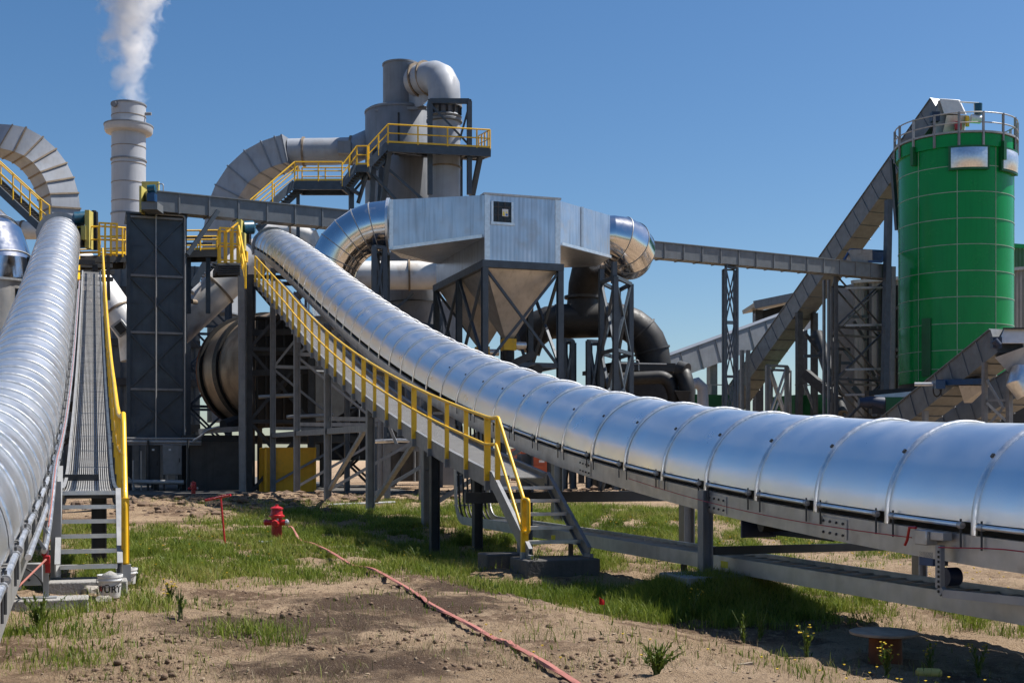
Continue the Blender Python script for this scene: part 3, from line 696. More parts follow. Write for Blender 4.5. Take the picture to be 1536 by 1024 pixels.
leaf_mat('weed_leaf', [(.045, .085, .010), (.10, .15, .020), (.17, .20, .04)])
leaf_mat('petal', [(.75, .55, .02), (.85, .65, .04)], .2)
def blades_mesh(name, X, Y, Z, H, W, lean, tone, material, parent=None, off=None):
    n = len(X); a = rng.uniform(0, 2*np.pi, n); b = rng.uniform(0, 2*np.pi, n)
    sx, sy = np.cos(a)*W/2, np.sin(a)*W/2; dx, dy = np.cos(b)*lean*H, np.sin(b)*lean*H
    V = np.zeros((n, 5, 3)); up = H*np.sqrt(np.clip(1-lean**2*.6, .2, 1))
    V[:, 0] = np.stack([X-sx, Y-sy, Z-.02], 1); V[:, 1] = np.stack([X+sx, Y+sy, Z-.02], 1)
    V[:, 2] = np.stack([X+dx*.35+sx*.8, Y+dy*.35+sy*.8, Z+up*.6], 1); V[:, 3] = np.stack([X+dx*.35-sx*.8, Y+dy*.35-sy*.8, Z+up*.6], 1)
    V[:, 4] = np.stack([X+dx, Y+dy, Z+up], 1)
    if off is not None: V -= np.array(off)
    me = bpy.data.meshes.new(name); me.vertices.add(n*5); me.vertices.foreach_set('co', V.ravel())
    i0 = (np.arange(n)*5)[:, None]; loops = np.concatenate([i0+np.array([[0, 1, 2, 3]]), i0+np.array([[3, 2, 4]])], 1).ravel()
    me.loops.add(n*7); me.loops.foreach_set('vertex_index', loops.astype(np.int32))
    me.polygons.add(n*2); st = (np.arange(n)*7)[:, None]+np.array([[0, 4]]); me.polygons.foreach_set('loop_start', st.ravel().astype(np.int32))
    me.update(calc_edges=True); at = me.attributes.new('tone', 'FLOAT', 'POINT'); at.data.foreach_set('value', np.repeat(tone, 5).astype(np.float32))
    me.materials.append(M[material]); o = bpy.data.objects.new(name, me); COL.objects.link(o)
    if parent: o.parent = parent
    return o
# patches in plan: centre, radii, blades per square metre, height
def patch(px, py, rx, ry, dens, h, pw=1.0): p = G(px, py); return (p.x, p.y, rx, ry, dens, h, pw)
PATCH = [patch(300, 845, 2.6, 3.2, 420, .20), patch(420, 830, 3.0, 4.0, 420, .20), patch(560, 835, 3.2, 4.2, 460, .22), patch(680, 815, 3.4, 4.6, 460, .24), patch(230, 830, 2.0, 5.0, 460, .22),
         patch(760, 825, 2.4, 4.2, 420, .22), patch(640, 785, 4.5, 6.0, 260, .24), patch(520, 775, 3.5, 5.0, 240, .22), patch(380, 800, 4.0, 4.0, 220, .18), patch(440, 755, 6, 6, 60, .22), patch(600, 755, 6, 6, 90, .25),
         patch(860, 900, 1.3, 1.0, 800, .26), patch(930, 895, 1.1, .9, 800, .28), patch(800, 895, 1.0, .9, 600, .22), patch(985, 900, .9, .8, 700, .30), patch(760, 870, 1.3, 1.1, 420, .2),
         patch(950, 845, 2.2, 1.8, 500, .22), patch(1060, 905, 1.6, 1.0, 520, .26), patch(1160, 915, 1.6, 1.0, 360, .24), patch(1040, 892, 1.2, .9, 900, .22), patch(1090, 890, 1.2, .9, 900, .24), patch(1070, 880, 1.2, 1.0, 700, .24), patch(1290, 905, 1.5, .9, 800, .24), patch(1400, 925, 1.3, .9, 900, .26), patch(1480, 940, 1.0, .8, 900, .28), patch(1220, 895, 1.5, .9, 700, .24),
         patch(900, 785, 3.5, 4.5, 380, .28), patch(1010, 800, 3.2, 4.0, 420, .28), patch(1130, 815, 3.4, 3.6, 300, .22), patch(1260, 830, 3.0, 3.0, 180, .22), patch(840, 770, 3.5, 4.5, 300, .28),
         patch(40, 990, .75, .6, 900, .13), patch(15, 950, .8, .6, 800, .20), patch(75, 935, .45, .35, 900, .20), patch(140, 940, .45, .4, 420, .14), patch(185, 905, .5, .9, 500, .20), patch(215, 870, .8, 1.4, 500, .22),
         patch(375, 960, .42, .42, 900, .26), patch(330, 950, .5, .4, 300, .22), patch(300, 925, .5, .5, 220, .22), patch(420, 945, .5, .4, 220, .2), patch(250, 915, .6, .8, 160, .16), patch(205, 960, .5, .5, 120, .16),
         patch(110, 850, 1.6, 2.0, 520, .22), patch(150, 800, 2.2, 3.0, 360, .22), patch(700, 905, 1.6, 1.0, 60, .14), patch(560, 905, 1.6, 1.2, 40, .14), patch(900, 960, 2.2, 1.3, 28, .12), patch(1050, 985, 2.0, 1.2, 34, .16), patch(1200, 1000, 1.6, 1.0, 40, .18), patch(620, 980, 2.5, 1.3, 10, .1), patch(320, 990, 2, 1.2, 16, .12)]
bx, by, bh, bt = [], [], [], []
for cx, cy, rx, ry, dens, hh, pw in PATCH:
    n = int(dens*math.pi*rx*ry*2.1); u = rng.uniform(0, 1, n)**.75; th = rng.uniform(0, 2*np.pi, n)
    X = cx+rx*u*np.cos(th)*1.3; Y = cy+ry*u*np.sin(th)*1.3
    for x, y in zip(X, Y):
        f = noise.noise(Vector((x*1.3, y*1.3, 9)))+.6*noise.noise(Vector((x*4.1, y*4.1, 2)))+.75*noise.noise(Vector((x*.5, y*.5, 7)))
        padp = S(8.75, 16.35); near = (x-padp.x)**2+(y-padp.y)**2 < 2.6
        if f < .16+random.uniform(-.3, .3) and not near: continue
        if (x+5.04)**2+(y-15.2)**2 < .16: continue
        bx.append(x); by.append(y); bh.append(hh*(.28+.75*random.random()**1.7+.40*min(.6, max(0, f)))); bt.append(min(1, max(0, .38+.48*noise.noise(Vector((x*.55, y*.55, 5)))+random.gauss(0, .16))))
bx = np.array(bx); by = np.array(by); bh = np.array(bh); bz = np.array([ground(x, y)+(relief(x, y) if y < 45 else 0) for x, y in zip(bx, by)])
o = blades_mesh('grass', bx, by, bz, bh, rng.uniform(.0025, .0065, len(bx))*(1+by/26), rng.uniform(.05, .9, len(bx)), np.array(bt), 'grass_leaf'); tag(o, kind='stuff')
print('blades', len(bx))
# low broad-leaved ground cover among the grass
cx_, cy_ = [], []
for _ in range(42000):
    i = rng.integers(0, len(bx)); cx_.append(bx[i]+rng.normal(0, .12)); cy_.append(by[i]+rng.normal(0, .12))
cx_ = np.array(cx_); cy_ = np.array(cy_); cz_ = np.array([ground(x, y) for x, y in zip(cx_, cy_)])
o = blades_mesh('ground_cover', cx_, cy_, cz_+rng.uniform(.0, .12, len(cx_)), rng.uniform(.025, .065, len(cx_)), rng.uniform(.010, .024, len(cx_))*(.4+cy_/30), rng.uniform(.5, .95, len(cx_)), rng.uniform(0, 1, len(cx_)), 'weed_leaf'); tag(o, kind='stuff')
# taller weeds one can point at
def weed(px, py, h, nstem, flowers, label, grp=None, broad=False):
    c = G(px, py); c.z += relief(c.x, c.y)
    T = Thing('flowering_weed' if flowers else 'leafy_weed', label, 'weed', c, grp)
    st = MB(); X, Y, Z, H, W = [], [], [], [], []; fl = MB()
    for i in range(nstem):
        a = random.uniform(0, 6.28); l = random.uniform(.05, .9 if broad else .35)*h; hh = h*random.uniform(.6, 1.05)
        tip = c+Vector((math.cos(a)*l, math.sin(a)*l, hh)); mid = c+Vector((math.cos(a)*l*.3, math.sin(a)*l*.3, hh*.55))
        st.path([c+Vector((random.uniform(-.03, .03), random.uniform(-.03, .03), -.02)), mid, tip], [.006, .005, .003], 5)
        for k in range(12 if broad else 6):
            u = random.uniform(.1, .95); p = c.lerp(mid, u/.55) if u < .55 else mid.lerp(tip, (u-.55)/.45); X.append(p.x); Y.append(p.y); Z.append(p.z); H.append(random.uniform(.06, .12)*(1.3-u)); W.append(random.uniform(.012, .026)*(1.0 if broad else 1))
        if flowers:
            for k in range(random.randint(1, 3)):
                p = tip+Vector((random.uniform(-.05, .05), random.uniform(-.05, .05), random.uniform(-.05, .03))); r = .016
                ring = [p+Vector((math.cos(t)*r, math.sin(t)*r, .004*(j % 2))) for j, t in enumerate(np.linspace(0, 2*np.pi, 7)[:-1])]
                T.part('flower', MB().add(ring+[p-UP*.012], [(0, 1, 2, 3, 4, 5)]+[(j, (j+1) % 6, 6) for j in range(6)]), 'petal_plain', smooth=0)
    T.part('stem', st, 'weed_stem')
    o = blades_mesh('leaf', np.array(X), np.array(Y), np.array(Z), np.array(H), np.array(W), rng.uniform(.5, 1.25, len(X)), rng.uniform(.2, 1, len(X)), 'weed_leaf', T.e, off=c)
mat('weed_stem', (.08, .12, .025), .6, 0, .2, 5); mat('petal_plain', (.62, .44, .02), .6, 0, .1, 20)
weed(1038, 930, .42, 6, True, 'yellow flowered weed at the corner of the shade left of the round table')
weed(1210, 990, .36, 7, True, 'weed with yellow flowers at the shade edge in front of the round table')
weed(1115, 965, .40, 5, False, 'upright leafy stalks standing at the edge of the shade on bare soil')
weed(1140, 960, .42, 5, False, 'pair of tall thin leafy stalks rising in front of the shaded ditch')
weed(1330, 1015, .34, 8, True, 'loose spray of yellow flowers beside the rusty log')
weed(1395, 1005, .30, 6, True, 'short weed with yellow blooms just right of the rusty log')
weed(1470, 1015, .36, 7, True, 'yellow flowered weed at the bottom right corner')
weed(800, 865, .50, 6, False, 'tall weed sprouting in front of the dark stair block')
weed(985, 1012, .27, 16, False, 'bushy green weed low at the bottom centre right', broad=True)
weed(270, 930, .36, 6, False, 'lone grassy sprout on the bare soil left of the hydrant')
weed(205, 880, .34, 7, False, 'leafy weed growing against the pale stair block and the white bucket')
weed(690, 815, .40, 12, False, 'tall leafy weed at the edge of the shade between stair block and hose', broad=True)
weed(625, 845, .34, 10, False, 'leafy weed in the sunlit grass right of where the hose leaves it', broad=True)
weed(255, 905, .28, 9, True, 'low yellow dotted weed on the soil left of the grass tuft')
weed(60, 945, .36, 16, False, 'dark bushy weed growing in front of the left concrete footing', broad=True)
weed(735, 845, .34, 8, False, 'dark bushy weed in the shade left of the stair block', broad=True)
# scattered little yellow flowers
fl = MB()
for _ in range(260):
    c, rx, ry = random.choice([(G(1000, 800), 4, 4.), (G(1150, 815), 4, 3.5), (G(1280, 840), 3, 3), (G(1440, 880), 2.5, 2.5), (G(560, 830), 4, 4), (G(250, 850), 2, 3), (G(1130, 1000), 2.5, 1.2)])
    x = c.x+random.uniform(-rx, rx); y = c.y+random.uniform(-ry, ry); p = Vector((x, y, ground(x, y)+random.uniform(.08, .24))); r = .008+.0006*y
    ring = [p+Vector((math.cos(t)*r, math.sin(t)*r, 0)) for t in np.linspace(0, 2*np.pi, 6)[:-1]]
    fl.add(ring+[p-UP*r], [(0, 1, 2, 3, 4)]+[(j, (j+1) % 5, 5) for j in range(5)])
tag(obj('wild_flowers', fl, 'petal_plain', smooth=0), kind='stuff')
# dead stalks and pebbles on the bare soil
sx_, sy_ = [], []
while len(sx_) < 9000:
    px = random.uniform(60, 1536); py = 845+185*random.random()**.8; p = G(px, py)
    if noise.noise(Vector((p.x*.8, p.y*.8, 4))) > -.1: sx_.append(p.x); sy_.append(p.y)
sx_ = np.array(sx_); sy_ = np.array(sy_); sz_ = np.array([ground(x, y)+relief(x, y) for x, y in zip(sx_, sy_)])
leaf_mat('straw', [(.14, .10, .06), (.30, .22, .13), (.22, .19, .08), (.10, .12, .03)], .1)
tag(blades_mesh('dead_stalks', sx_, sy_, sz_+.012, rng.uniform(.03, .11, len(sx_)), rng.uniform(.002, .005, len(sx_)), rng.uniform(.6, 1.25, len(sx_)), rng.uniform(0, 1, len(sx_)), 'straw'), kind='stuff')
mat('pebble', (.25, .19, .13), .9, 0, .35, 9, bump=.2, bscale=40)
tag(scatter('gravel', 2200, lambda: (lambda p: (p.x, p.y))(G(random.uniform(60, 1536), 850+175*random.random()**.8)), .005, .022, 'pebble', .6), kind='stuff')
# ------------------------------------------------------------------ small things in the yard
def hydrant(p, h, label, hose=True, full=True):
    T = Thing('fire_hydrant', label, 'fire hydrant', p, 'red fire hydrants'); s = h/.8
    q = Vector(p)
    T.part('barrel', MB().lathe(q, [(.12*s, -.1), (.12*s, .0), (.15*s, .0), (.15*s, .04*s), (.115*s, .05*s), (.115*s, .50*s), (.125*s, .51*s), (.125*s, .54*s)], 24), 'red')
    T.part('bonnet', MB().lathe(q, [(.17*s, .54*s), (.17*s, .575*s), (.135*s, .59*s), (.125*s, .66*s), (.115*s, .70*s), (.14*s, .705*s), (.14*s, .735*s), (.09*s, .76*s), (.04*s, .775*s), (.035*s, .81*s), (0.001, .812*s)], 24), 'red')
    for sx in (-1, 1):
        o = T.part('nozzle', MB().path([q+Vector((sx*.1*s, -.02, .42*s)), q+Vector((sx*.21*s, -.03, .42*s))], [.065*s, .06*s], 16), 'red')
        T.part('nozzle_cap', MB().path([q+Vector((sx*.21*s, -.03, .42*s)), q+Vector((sx*.25*s, -.035, .42*s)), q+Vector((sx*.275*s, -.035, .42*s))], [.078*s, .07*s, .035*s], 8), 'red' if sx < 0 else 'alu', parent=o)
    o = T.part('nozzle', MB().path([q+Vector((.0, -.10*s, .40*s)), q+Vector((.0, -.19*s, .40*s))], [.08*s, .075*s], 16), 'red')
    T.part('nozzle_cap', MB().path([q+Vector((.0, -.19*s, .40*s)), q+Vector((.0, -.235*s, .40*s))], [.09*s, .07*s], 8), 'red', parent=o)
    if full: T.part('white_tag', MB().obox(q+Vector((.045, -.117, .49*s)), Vector((.02, .006, 0)), Vector((0, .002, 0)), UP*.022), 'white_plastic')
    return T
hp = G(415, 812)
hydrant(hp, .80, 'red fire hydrant with a pink hose attached, standing in the grass')
h2 = P(290, 740, 58); h2.z = ground(h2.x, h2.y)
hydrant(h2, .72, 'small red fire hydrant far back by the dark concrete plinth', full=False)
# flat hose from the hydrant to the camera
hose_px = [(470, 822), (500, 840), (528, 853), (560, 862), (610, 885), (650, 910), (700, 938), (745, 962), (790, 986), (850, 1022), (900, 1055)]
pts = [hp+Vector((.26, -.03, .33)), hp+Vector((.36, -.05, .30)), hp+Vector((.55, -.2, .05))]
for i, (x, y) in enumerate(hose_px):
    p = G(x, y); p.z = ground(p.x, p.y)+relief(p.x, p.y)+.035+(.06 if i < 4 else 0); pts.append(p)
sm_ = []
for i in range(len(pts)-1):
    p0 = pts[max(i-1, 0)]; p1 = pts[i]; p2 = pts[i+1]; p3 = pts[min(i+2, len(pts)-1)]
    for k in range(8):
        u = k/8; q_ = .5*((2*p1)+(p2-p0)*u+(2*p0-5*p1+4*p2-p3)*u*u+(3*p1-p0-3*p2+p3)*u**3); sm_.append(q_)
sm_.append(pts[-1]); rg = []
for i, p in enumerate(sm_):
    d = (sm_[min(i+1, len(sm_)-1)]-sm_[max(i-1, 0)]); s_ = Vector((d.y, -d.x, 0)).normalized(); hw = .034; tw = .02*math.sin(i*.7); z = max(p.z, ground(p.x, p.y)+relief(p.x, p.y)+.018); c = Vector((p.x, p.y, z))
    rg.append([c-s_*hw+UP*tw*.6, c-s_*hw*.6-UP*.010, c+s_*hw*.6-UP*.010, c+s_*hw-UP*tw*.6, c+s_*hw*.6+UP*.014, c-s_*hw*.6+UP*.014])
single('fire_hose', MB().loft(rg), 'hose_pink', 'flat faded pink hose running from the hydrant across the soil to the bottom edge', 'hose', hp)
# valve key
k0 = G(338, 818); kz = lambda y: CH+(HOR-y)*k0.y/F
T = Thing('valve_key', 'thin red tee handled valve key leaning in the grass left of the hydrant', 'valve key', k0)
top = P(331, 746, k0.y)
T.tube('shaft', k0-UP*.05, top, .02, 'red', 8); T.tube('handle', P(308, 750, k0.y+.1), P(346, 742, k0.y-.1), .026, 'red', 8)
# ladder-like pole on the grass, broken pipe by the hydrant
a = G(478, 760); b = G(592, 756)
single('galvanised_pole', MB().path([a+UP*.06, b+UP*.08], .045, 8), 'pale_steel', 'thin pale pole lying on the ground between the trestle feet', 'pole', a)
a = G(390, 818)
single('valve_fitting', MB().path([a+Vector((-.03, 0, .06)), a+Vector((.12, .02, .06)), a+Vector((.26, 0, .07))], [.05, .03, .045], 10), 'alu', 'small grey metal fitting lying at the foot of the hydrant', 'pipe fitting', a)
# buckets
def bucket(c, r, h, label, tilt, text=None):
    T = Thing('white_bucket', label, 'bucket', c, 'white plastic buckets')
    T.part('body', MB().lathe(c, [(r*.84, 0), (r*.86, .005), (r, h), (r+.012, h), (r+.012, h-.03), (r+.002, h-.032), (r+.002, h-.06), (r+.014, h-.062), (r+.014, h-.075), (r*.99, h-.08), (r-.012, h-.01), (r*.82, .02), (.001, .02)], 32, caps=False), 'bucket_white')
    T.part('contents', MB().lathe(c, [(.001, h*.72), (r*.93, h*.72), (r*.6, h*1.02), (r*.1, h*1.15), (.001, h*1.16)], 9, caps=False), 'concrete', smooth=0)
    hd = [c+Vector((math.cos(t)*(r+.016), -.01-math.sin(t)*(r+.02), h-.05-.10*math.sin(t))) for t in np.linspace(0, math.pi, 14)]
    T.pipe('handle', hd, .004, 'shadow_steel', 6)
    if text:
        cu = bpy.data.curves.new('lettering', 'FONT'); cu.body = text; cu.size = .115; cu.align_x = 'CENTER'; cu.extrude = .002; cu.space_character = 1.1; cu.offset = .0035
        to = bpy.data.objects.new('lettering', cu); COL.objects.link(to); bpy.context.view_layer.update()
        me = bpy.data.meshes.new_from_object(to.evaluated_get(bpy.context.evaluated_depsgraph_get())); bpy.data.objects.remove(to)
        o = bpy.data.objects.new('lettering', me); COL.objects.link(o); o.parent = T.e
        for v in me.vertices:
            ang = v.co.x/(r*.93); rr = r*(.86+.14*(v.co.y+.08)/h)+.0015+v.co.z
            v.co = Vector((math.sin(ang+.15)*rr, -math.cos(ang+.15)*rr, v.co.y+.075))
        me.materials.append(M['ink_black'])
        lb = MB()
        for k in range(2):
            ang = -.62+.0*k; rr = r*.92+.002
            p = c+Vector((math.sin(ang)*rr, -math.cos(ang)*rr, .14-.035*k)); lb.obox(p, Vector((math.cos(ang), math.sin(ang), 0))*.018, Vector((math.sin(ang), -math.cos(ang), 0))*.003, UP*.012)
        T.part('red_mark', lb, 'red')
c = P(165, 897, 15.55); c.z = ground(c.x, c.y)+.02
bucket(c, .145, .29, 'white bucket with black lettering filled with broken concrete beside the stair block', 0, 'WÜRT')
c = P(190, 868, 17.0); c.z = .0
bucket(c, .135, .22, 'plain white bucket behind the corner of the pale stair block', 0)
def rock(px, py, r, label, material='stone'):
    c = G(px, py); b = bmesh.new(); bmesh.ops.create_icosphere(b, subdivisions=2, radius=1); mb = MB(); rr = random.Random(px)
    mb.add([(c.x+v.co.x*r*rr.uniform(.85, 1.15), c.y+v.co.y*r*.9*rr.uniform(.85, 1.15), c.z+r*.35+v.co.z*r*.6*rr.uniform(.8, 1.15)) for v in b.verts], [tuple(v.index for v in f.verts) for f in b.faces]); b.free()
    single('rock', mb, material, label, 'rock', c, smooth=25)
rock(140, 893, .15, 'brown broken rock leaning on the stair block left of the lettered bucket'); rock(155, 905, .11, 'flat tan stone in front of the lettered white bucket')
# round table made of a cable drum end on a pipe
c = P(1328, 985, 13.4); c.z = ground(c.x, c.y)
T = Thing('spool_table', 'round grey wooden top on a rusty drum in the shade of the big conveyor', 'spool table', c)
zt = CH+(HOR-946)*13.4/F
T.part('drum', MB().lathe(c, [(.185, -.05), (.18, .02), (.17, zt-c.z-.03)], 28), 'rust')
tp = MB().lathe(Vector((c.x-.02, c.y, zt-.035)), [(.35, 0), (.362, .008), (.362, .03), (.35, .036)], 40); o = T.part('top', tp, 'wood')
# rusty short log, stick, flag, debris
p = G(1393, 1016)
single('rusty_pipe', MB().path([p+Vector((-.12, .02, .05)), p+Vector((-.10, .02, .05)), p+Vector((.10, -.02, .05)), p+Vector((.12, -.02, .05))], [.03, .05, .05, .035], 14), 'yellow_pale', 'short stained yellow pipe stub lying on the soil at the bottom edge', 'pipe stub', p)
p = G(906, 928)
T = Thing('marker_flag', 'small red marker flag on a thin wire in the tall grass', 'marker flag', p)
T.tube('wire', p, p+Vector((.01, 0, .30)), .004, 'shadow_steel', 5)
T.part('flag', MB().loft([[p+Vector((.01+.05*i/3-.07, .02*math.sin(i*2), .20+.02*i/3)), p+Vector((.01+.05*i/3-.07, .02*math.sin(i*2)+.003, .20)), p+Vector((.01+.05*i/3-.07, .02*math.sin(i*2+.6)+.003, .30-.012*i)), p+Vector((.01+.05*i/3-.07, .02*math.sin(i*2+.6), .30-.012*i))] for i in range(5)]), 'red')
p = G(1118, 1000)
single('wood_offcut', MB().bar(p+Vector((-.06, .0, .02)), p+Vector((.07, .05, .03)), .035, .022), 'wood', 'small dark splinter of wood on the bare soil near the bottom', 'wood scrap', p)
p = G(958, 917)
single('paper_scrap', MB().obox(p+UP*.015, Vector((.07, .01, .004)), Vector((-.008, .03, .006)), UP*.006), 'bucket_white', 'crumpled white scrap on the soil in front of the tall grass', 'scrap', p)
# ================================================================== the plant behind
def gz(z=0): return z
def foot(p): return Vector((p.x, p.y, 0))
X = Vector((1, 0, 0)); Y = Vector((0, 1, 0))
# ---- chimney with its steam
def chimney():
    c = P(193, 735, 120); c.z = 0; z = lambda y: CH+(HOR-y)*120/F; r = 25.2*120/F
    T = Thing('chimney', 'tall grey steel chimney with a wide collar and steam rising from it', 'chimney', c)
    T.part('shaft', MB().lathe(c, [(r, 0), (r, z(321)), (r*.985, z(321)+.01), (r*.985, z(158)), (r*.93, z(158)), (r*.93, z(200))], 48, caps=False), 'stack_grey')
    T.part('collar', MB().lathe(c, [(r*.99, z(202)), (r*1.33, z(200)), (r*1.39, z(197)), (r*1.40, z(190)), (r*1.36, z(188.5)), (r*1.33, z(190)), (r*.99, z(191))], 48, caps=False), 'stack_grey')
    T.part('collar_lip', MB().ring(c+UP*z(189.5), UP, r*1.34, r*1.43, .12, 48), 'tower_grey')
    for y, k in ((241, 1.045), (322, 1.04), (158, 1.03)): T.part('flange', MB().ring(c+UP*z(y), UP, r*.97, r*k, .14, 48), 'tower_grey')
    for y in (176, 222, 248, 276, 304): T.part('weld_seam', MB().ring(c+UP*z(y), UP, r*.97, r*1.008, .05, 48), 'rust_rib')
    T.tube('nozzle', c+X*r*.9+UP*z(171), c+X*r*1.35+UP*z(171), .16, 'tower_grey'); T.tube('hatch', c-Y*r*.9-X*.9+UP*z(163), c-Y*r*1.02-X*.95+UP*z(163), .3, 'tower_grey')
    return c, z(158), r
cc, cz_top, cr_ = chimney()
def steam():
    m = bpy.data.materials.new('steam'); m.use_nodes = True; nt = m.node_tree; n = nt.nodes; l = nt.links; n.remove(n['Principled BSDF'])
    v = n.new('ShaderNodeVolumePrincipled'); v.inputs['Color'].default_value = (.97, .97, .98, 1); v.inputs['Anisotropy'].default_value = .15
    tc = n.new('ShaderNodeTexCoord'); sx = n.new('ShaderNodeSeparateXYZ'); l.new(tc.outputs['Object'], sx.inputs[0])
    def math_(op, a, b=None, c=None, clamp=False):
        k = n.new('ShaderNodeMath'); k.operation = op; k.use_clamp = clamp
        for i, q in enumerate((a, b, c)):
            if q is None: continue
            if isinstance(q, (int, float)): k.inputs[i].default_value = q
            else: l.new(q, k.inputs[i])
        return k.outputs[0]
    # plume axis drifts with height; local radius grows
    z = sx.outputs['Z']
    ax = math_('MULTIPLY', z, .045); rad = math_('MULTIPLY_ADD', z, .17, 1.5)
    wv = n.new('ShaderNodeTexNoise'); wv.inputs['Scale'].default_value = .28; wv.inputs['Detail'].default_value = 2; l.new(tc.outputs['Object'], wv.inputs['Vector'])
    wob = math_('MULTIPLY', math_('SUBTRACT', wv.outputs['Fac'], .5), 3.4)
    dx = math_('ADD', math_('SUBTRACT', sx.outputs['X'], ax), wob)
    d = math_('SQRT', math_('ADD', math_('POWER', math_('ABSOLUTE', dx), 2), math_('POWER', math_('ABSOLUTE', sx.outputs['Y']), 2)))
    fall = math_('SUBTRACT', 1.0, math_('DIVIDE', d, rad), clamp=False)
    nz = n.new('ShaderNodeTexNoise'); nz.inputs['Scale'].default_value = .62; nz.inputs['Detail'].default_value = 7; nz.inputs['Roughness'].default_value = .58; nz.inputs['Distortion'].default_value = .6; l.new(tc.outputs['Object'], nz.inputs['Vector'])
    den = math_('ADD', math_('MULTIPLY', fall, .9), math_('MULTIPLY', math_('SUBTRACT', nz.outputs['Fac'], .56), 2.6))
    up = math_('MULTIPLY_ADD', z, .045, .35, clamp=True)
    den = math_('MULTIPLY', math_('MULTIPLY', den, 1.0, clamp=True), math_('MULTIPLY', up, 1.5))
    inside = math_('GREATER_THAN', fall, -.15)
    l.new(math_('MULTIPLY', den, inside), v.inputs['Density']); l.new(v.outputs[0], n['Material Output'].inputs['Volume']); M['steam'] = m
    b = Vector((cc.x, cc.y, cz_top-.4)); mb = MB().lathe(b, [(1.5, 0), (2.6, 2), (6.5, 16), (7.5, 24)], 24)
    o = obj('steam_plume', mb, 'steam'); o.data.transform(Matrix.Translation(-b)); o.location = b; tag(o, kind='stuff')
steam()
# ---- arched square ducts
def arch_duct(T, name, pts, up0, w, dpt, material, ribs=True, ribmat='rust_rib', rib_every=1, rw=.10):
    """box section duct swept in a plane; pts centre line, w in plane, dpt across the plane"""
    pts = [Vector(p) for p in pts]; nrm = up0; rgs = []
    for i, p in enumerate(pts):
        d = (pts[min(i+1, len(pts)-1)]-pts[max(i-1, 0)]).normalized(); o = d.cross(nrm).normalized()
        k = 1.0
        rgs.append([p-o*w/2-nrm*dpt/2, p+o*w/2-nrm*dpt/2, p+o*w/2+nrm*dpt/2, p-o*w/2+nrm*dpt/2])
    body = T.part(name, MB().loft(rgs), material, smooth=20)
    if ribs:
        for i in range(0, len(pts), rib_every):
            d = (pts[min(i+1, len(pts)-1)]-pts[max(i-1, 0)]).normalized(); e = .06
            r = [[q+d*(s*rw/2)+(q-pts[i]).normalized()*e*1.3 for q in rgs[i]] for s in (-1, 1)]
            T.part('flange', MB().loft(r), ribmat, smooth=0)
    return body
T = Thing('arched_duct', 'weathered pale grey box duct arching down behind the left conveyor hood', 'duct', foot(P(90, 735, 76)))
rx, ry = 97*76/F, 112*76/F; c0 = P(-7, 322, 76)
pts = [P(-120, 215, 79), P(-60, 211, 78), P(-20, 210, 77.2)]+[c0+X*rx*math.sin(R(a))+UP*ry*math.cos(R(a)) for a in (4, 17, 30, 42, 54, 65, 76, 87)]+[P(90, 332, 76), P(90, 380, 76)]
arch_duct(T, 'duct', pts, Vector((-.62, .78, 0)).normalized(), 1.72, 2.3, 'duct_grey')
T = Thing('arched_duct', 'large dark grey box duct arching right into a round pipe behind the yellow catwalk', 'duct', foot(P(335, 735, 86)))
pts = [P(331, 470, 86), P(333, 390, 86), P(335, 352, 86), P(340, 318, 86), P(351, 291, 86), P(367, 267, 86), P(388, 248, 86), P(409, 237, 86), P(427, 231, 86), P(436, 229, 86)]
arch_duct(T, 'duct', pts, Vector((.22, 1, 0)).normalized(), 1.95, 2.2, 'duct_grey', ribmat='tower_grey')
T.part('round_pipe', MB().path([P(434, 229, 86), P(456, 228, 86), P(500, 227.5, 86), P(528, 226, 86), P(560, 212, 87)], [.95, .93, .93, .93, .93], 28), 'duct_grey')
for px, py in ((456, 228), (527, 226)): T.part('flange', MB().ring(P(px, py, 86), X, .9, 1.03, .14), 'rust_rib')
T.part('hatch_box', MB().obox(P(517, 222, 84.8), X*.45, Y*.3, UP*.42), 'tower_grey')
# ---- cyclone tower
T = Thing('cyclone_tower', 'tall dark grey cyclone tower with a bent outlet pipe over the yellow platform', 'tower', foot(P(598, 735, 86)))
z = lambda y, Z=86: CH+(HOR-y)*Z/F
c = foot(P(600, 735, 86)); r = 52*86/F
T.part('body', MB().lathe(c, [(r*.5, z(430)), (r*.99, z(318)), (r, z(315)), (r, z(172)), (r*.94, z(167)), (r*.5, z(166))], 44), 'tower_grey')
T.part('roof_rim', MB().ring(c+UP*z(171), UP, r*.9, r*1.02, .12), 'tower_grey')
r2 = 27.5*86/F; c2 = foot(P(602, 735, 86))
T.part('upper_drum', MB().lathe(c2, [(r2, z(172)), (r2, z(100)), (r2*1.04, z(100)), (r2*1.04, z(97.5)), (r2*.9, z(97.5)), (r2*.85, z(110))], 36, caps=False), 'tower_grey')
tr = MB(); a = P(612, 128, 84.6)
tr.loft([[P(612, 96, 85), P(612, 162, 85), P(615, 162, 88), P(615, 96, 88)], [P(629, 95.5, 83), P(629, 160, 83), P(633, 160, 86), P(633, 95.5, 86)], [P(642, 99, 82.6), P(642, 150, 82.6), P(643, 150, 85), P(643, 99, 85)]])
T.part('transition', tr, 'duct_grey')
pc = [P(626, 122, 83.8), P(640, 118, 82.6), P(652, 116, 81.5), P(661, 120, 81), P(666, 130, 80.6), P(666.5, 142, 80.4), P(666.5, 154, 80.4)]
T.part('outlet_elbow', MB().path(pc, 1.05, 28), 'duct_grey', smooth=22)
for p, ax in ((P(629, 121, 83.4), Vector((.8, -.6, .1))), (P(641, 117.8, 82.5), Vector((.8, -.6, .1)))): T.part('flange', MB().ring(p, ax, 1.0, 1.2, .12), 'rust_rib')
ex = MB(); 
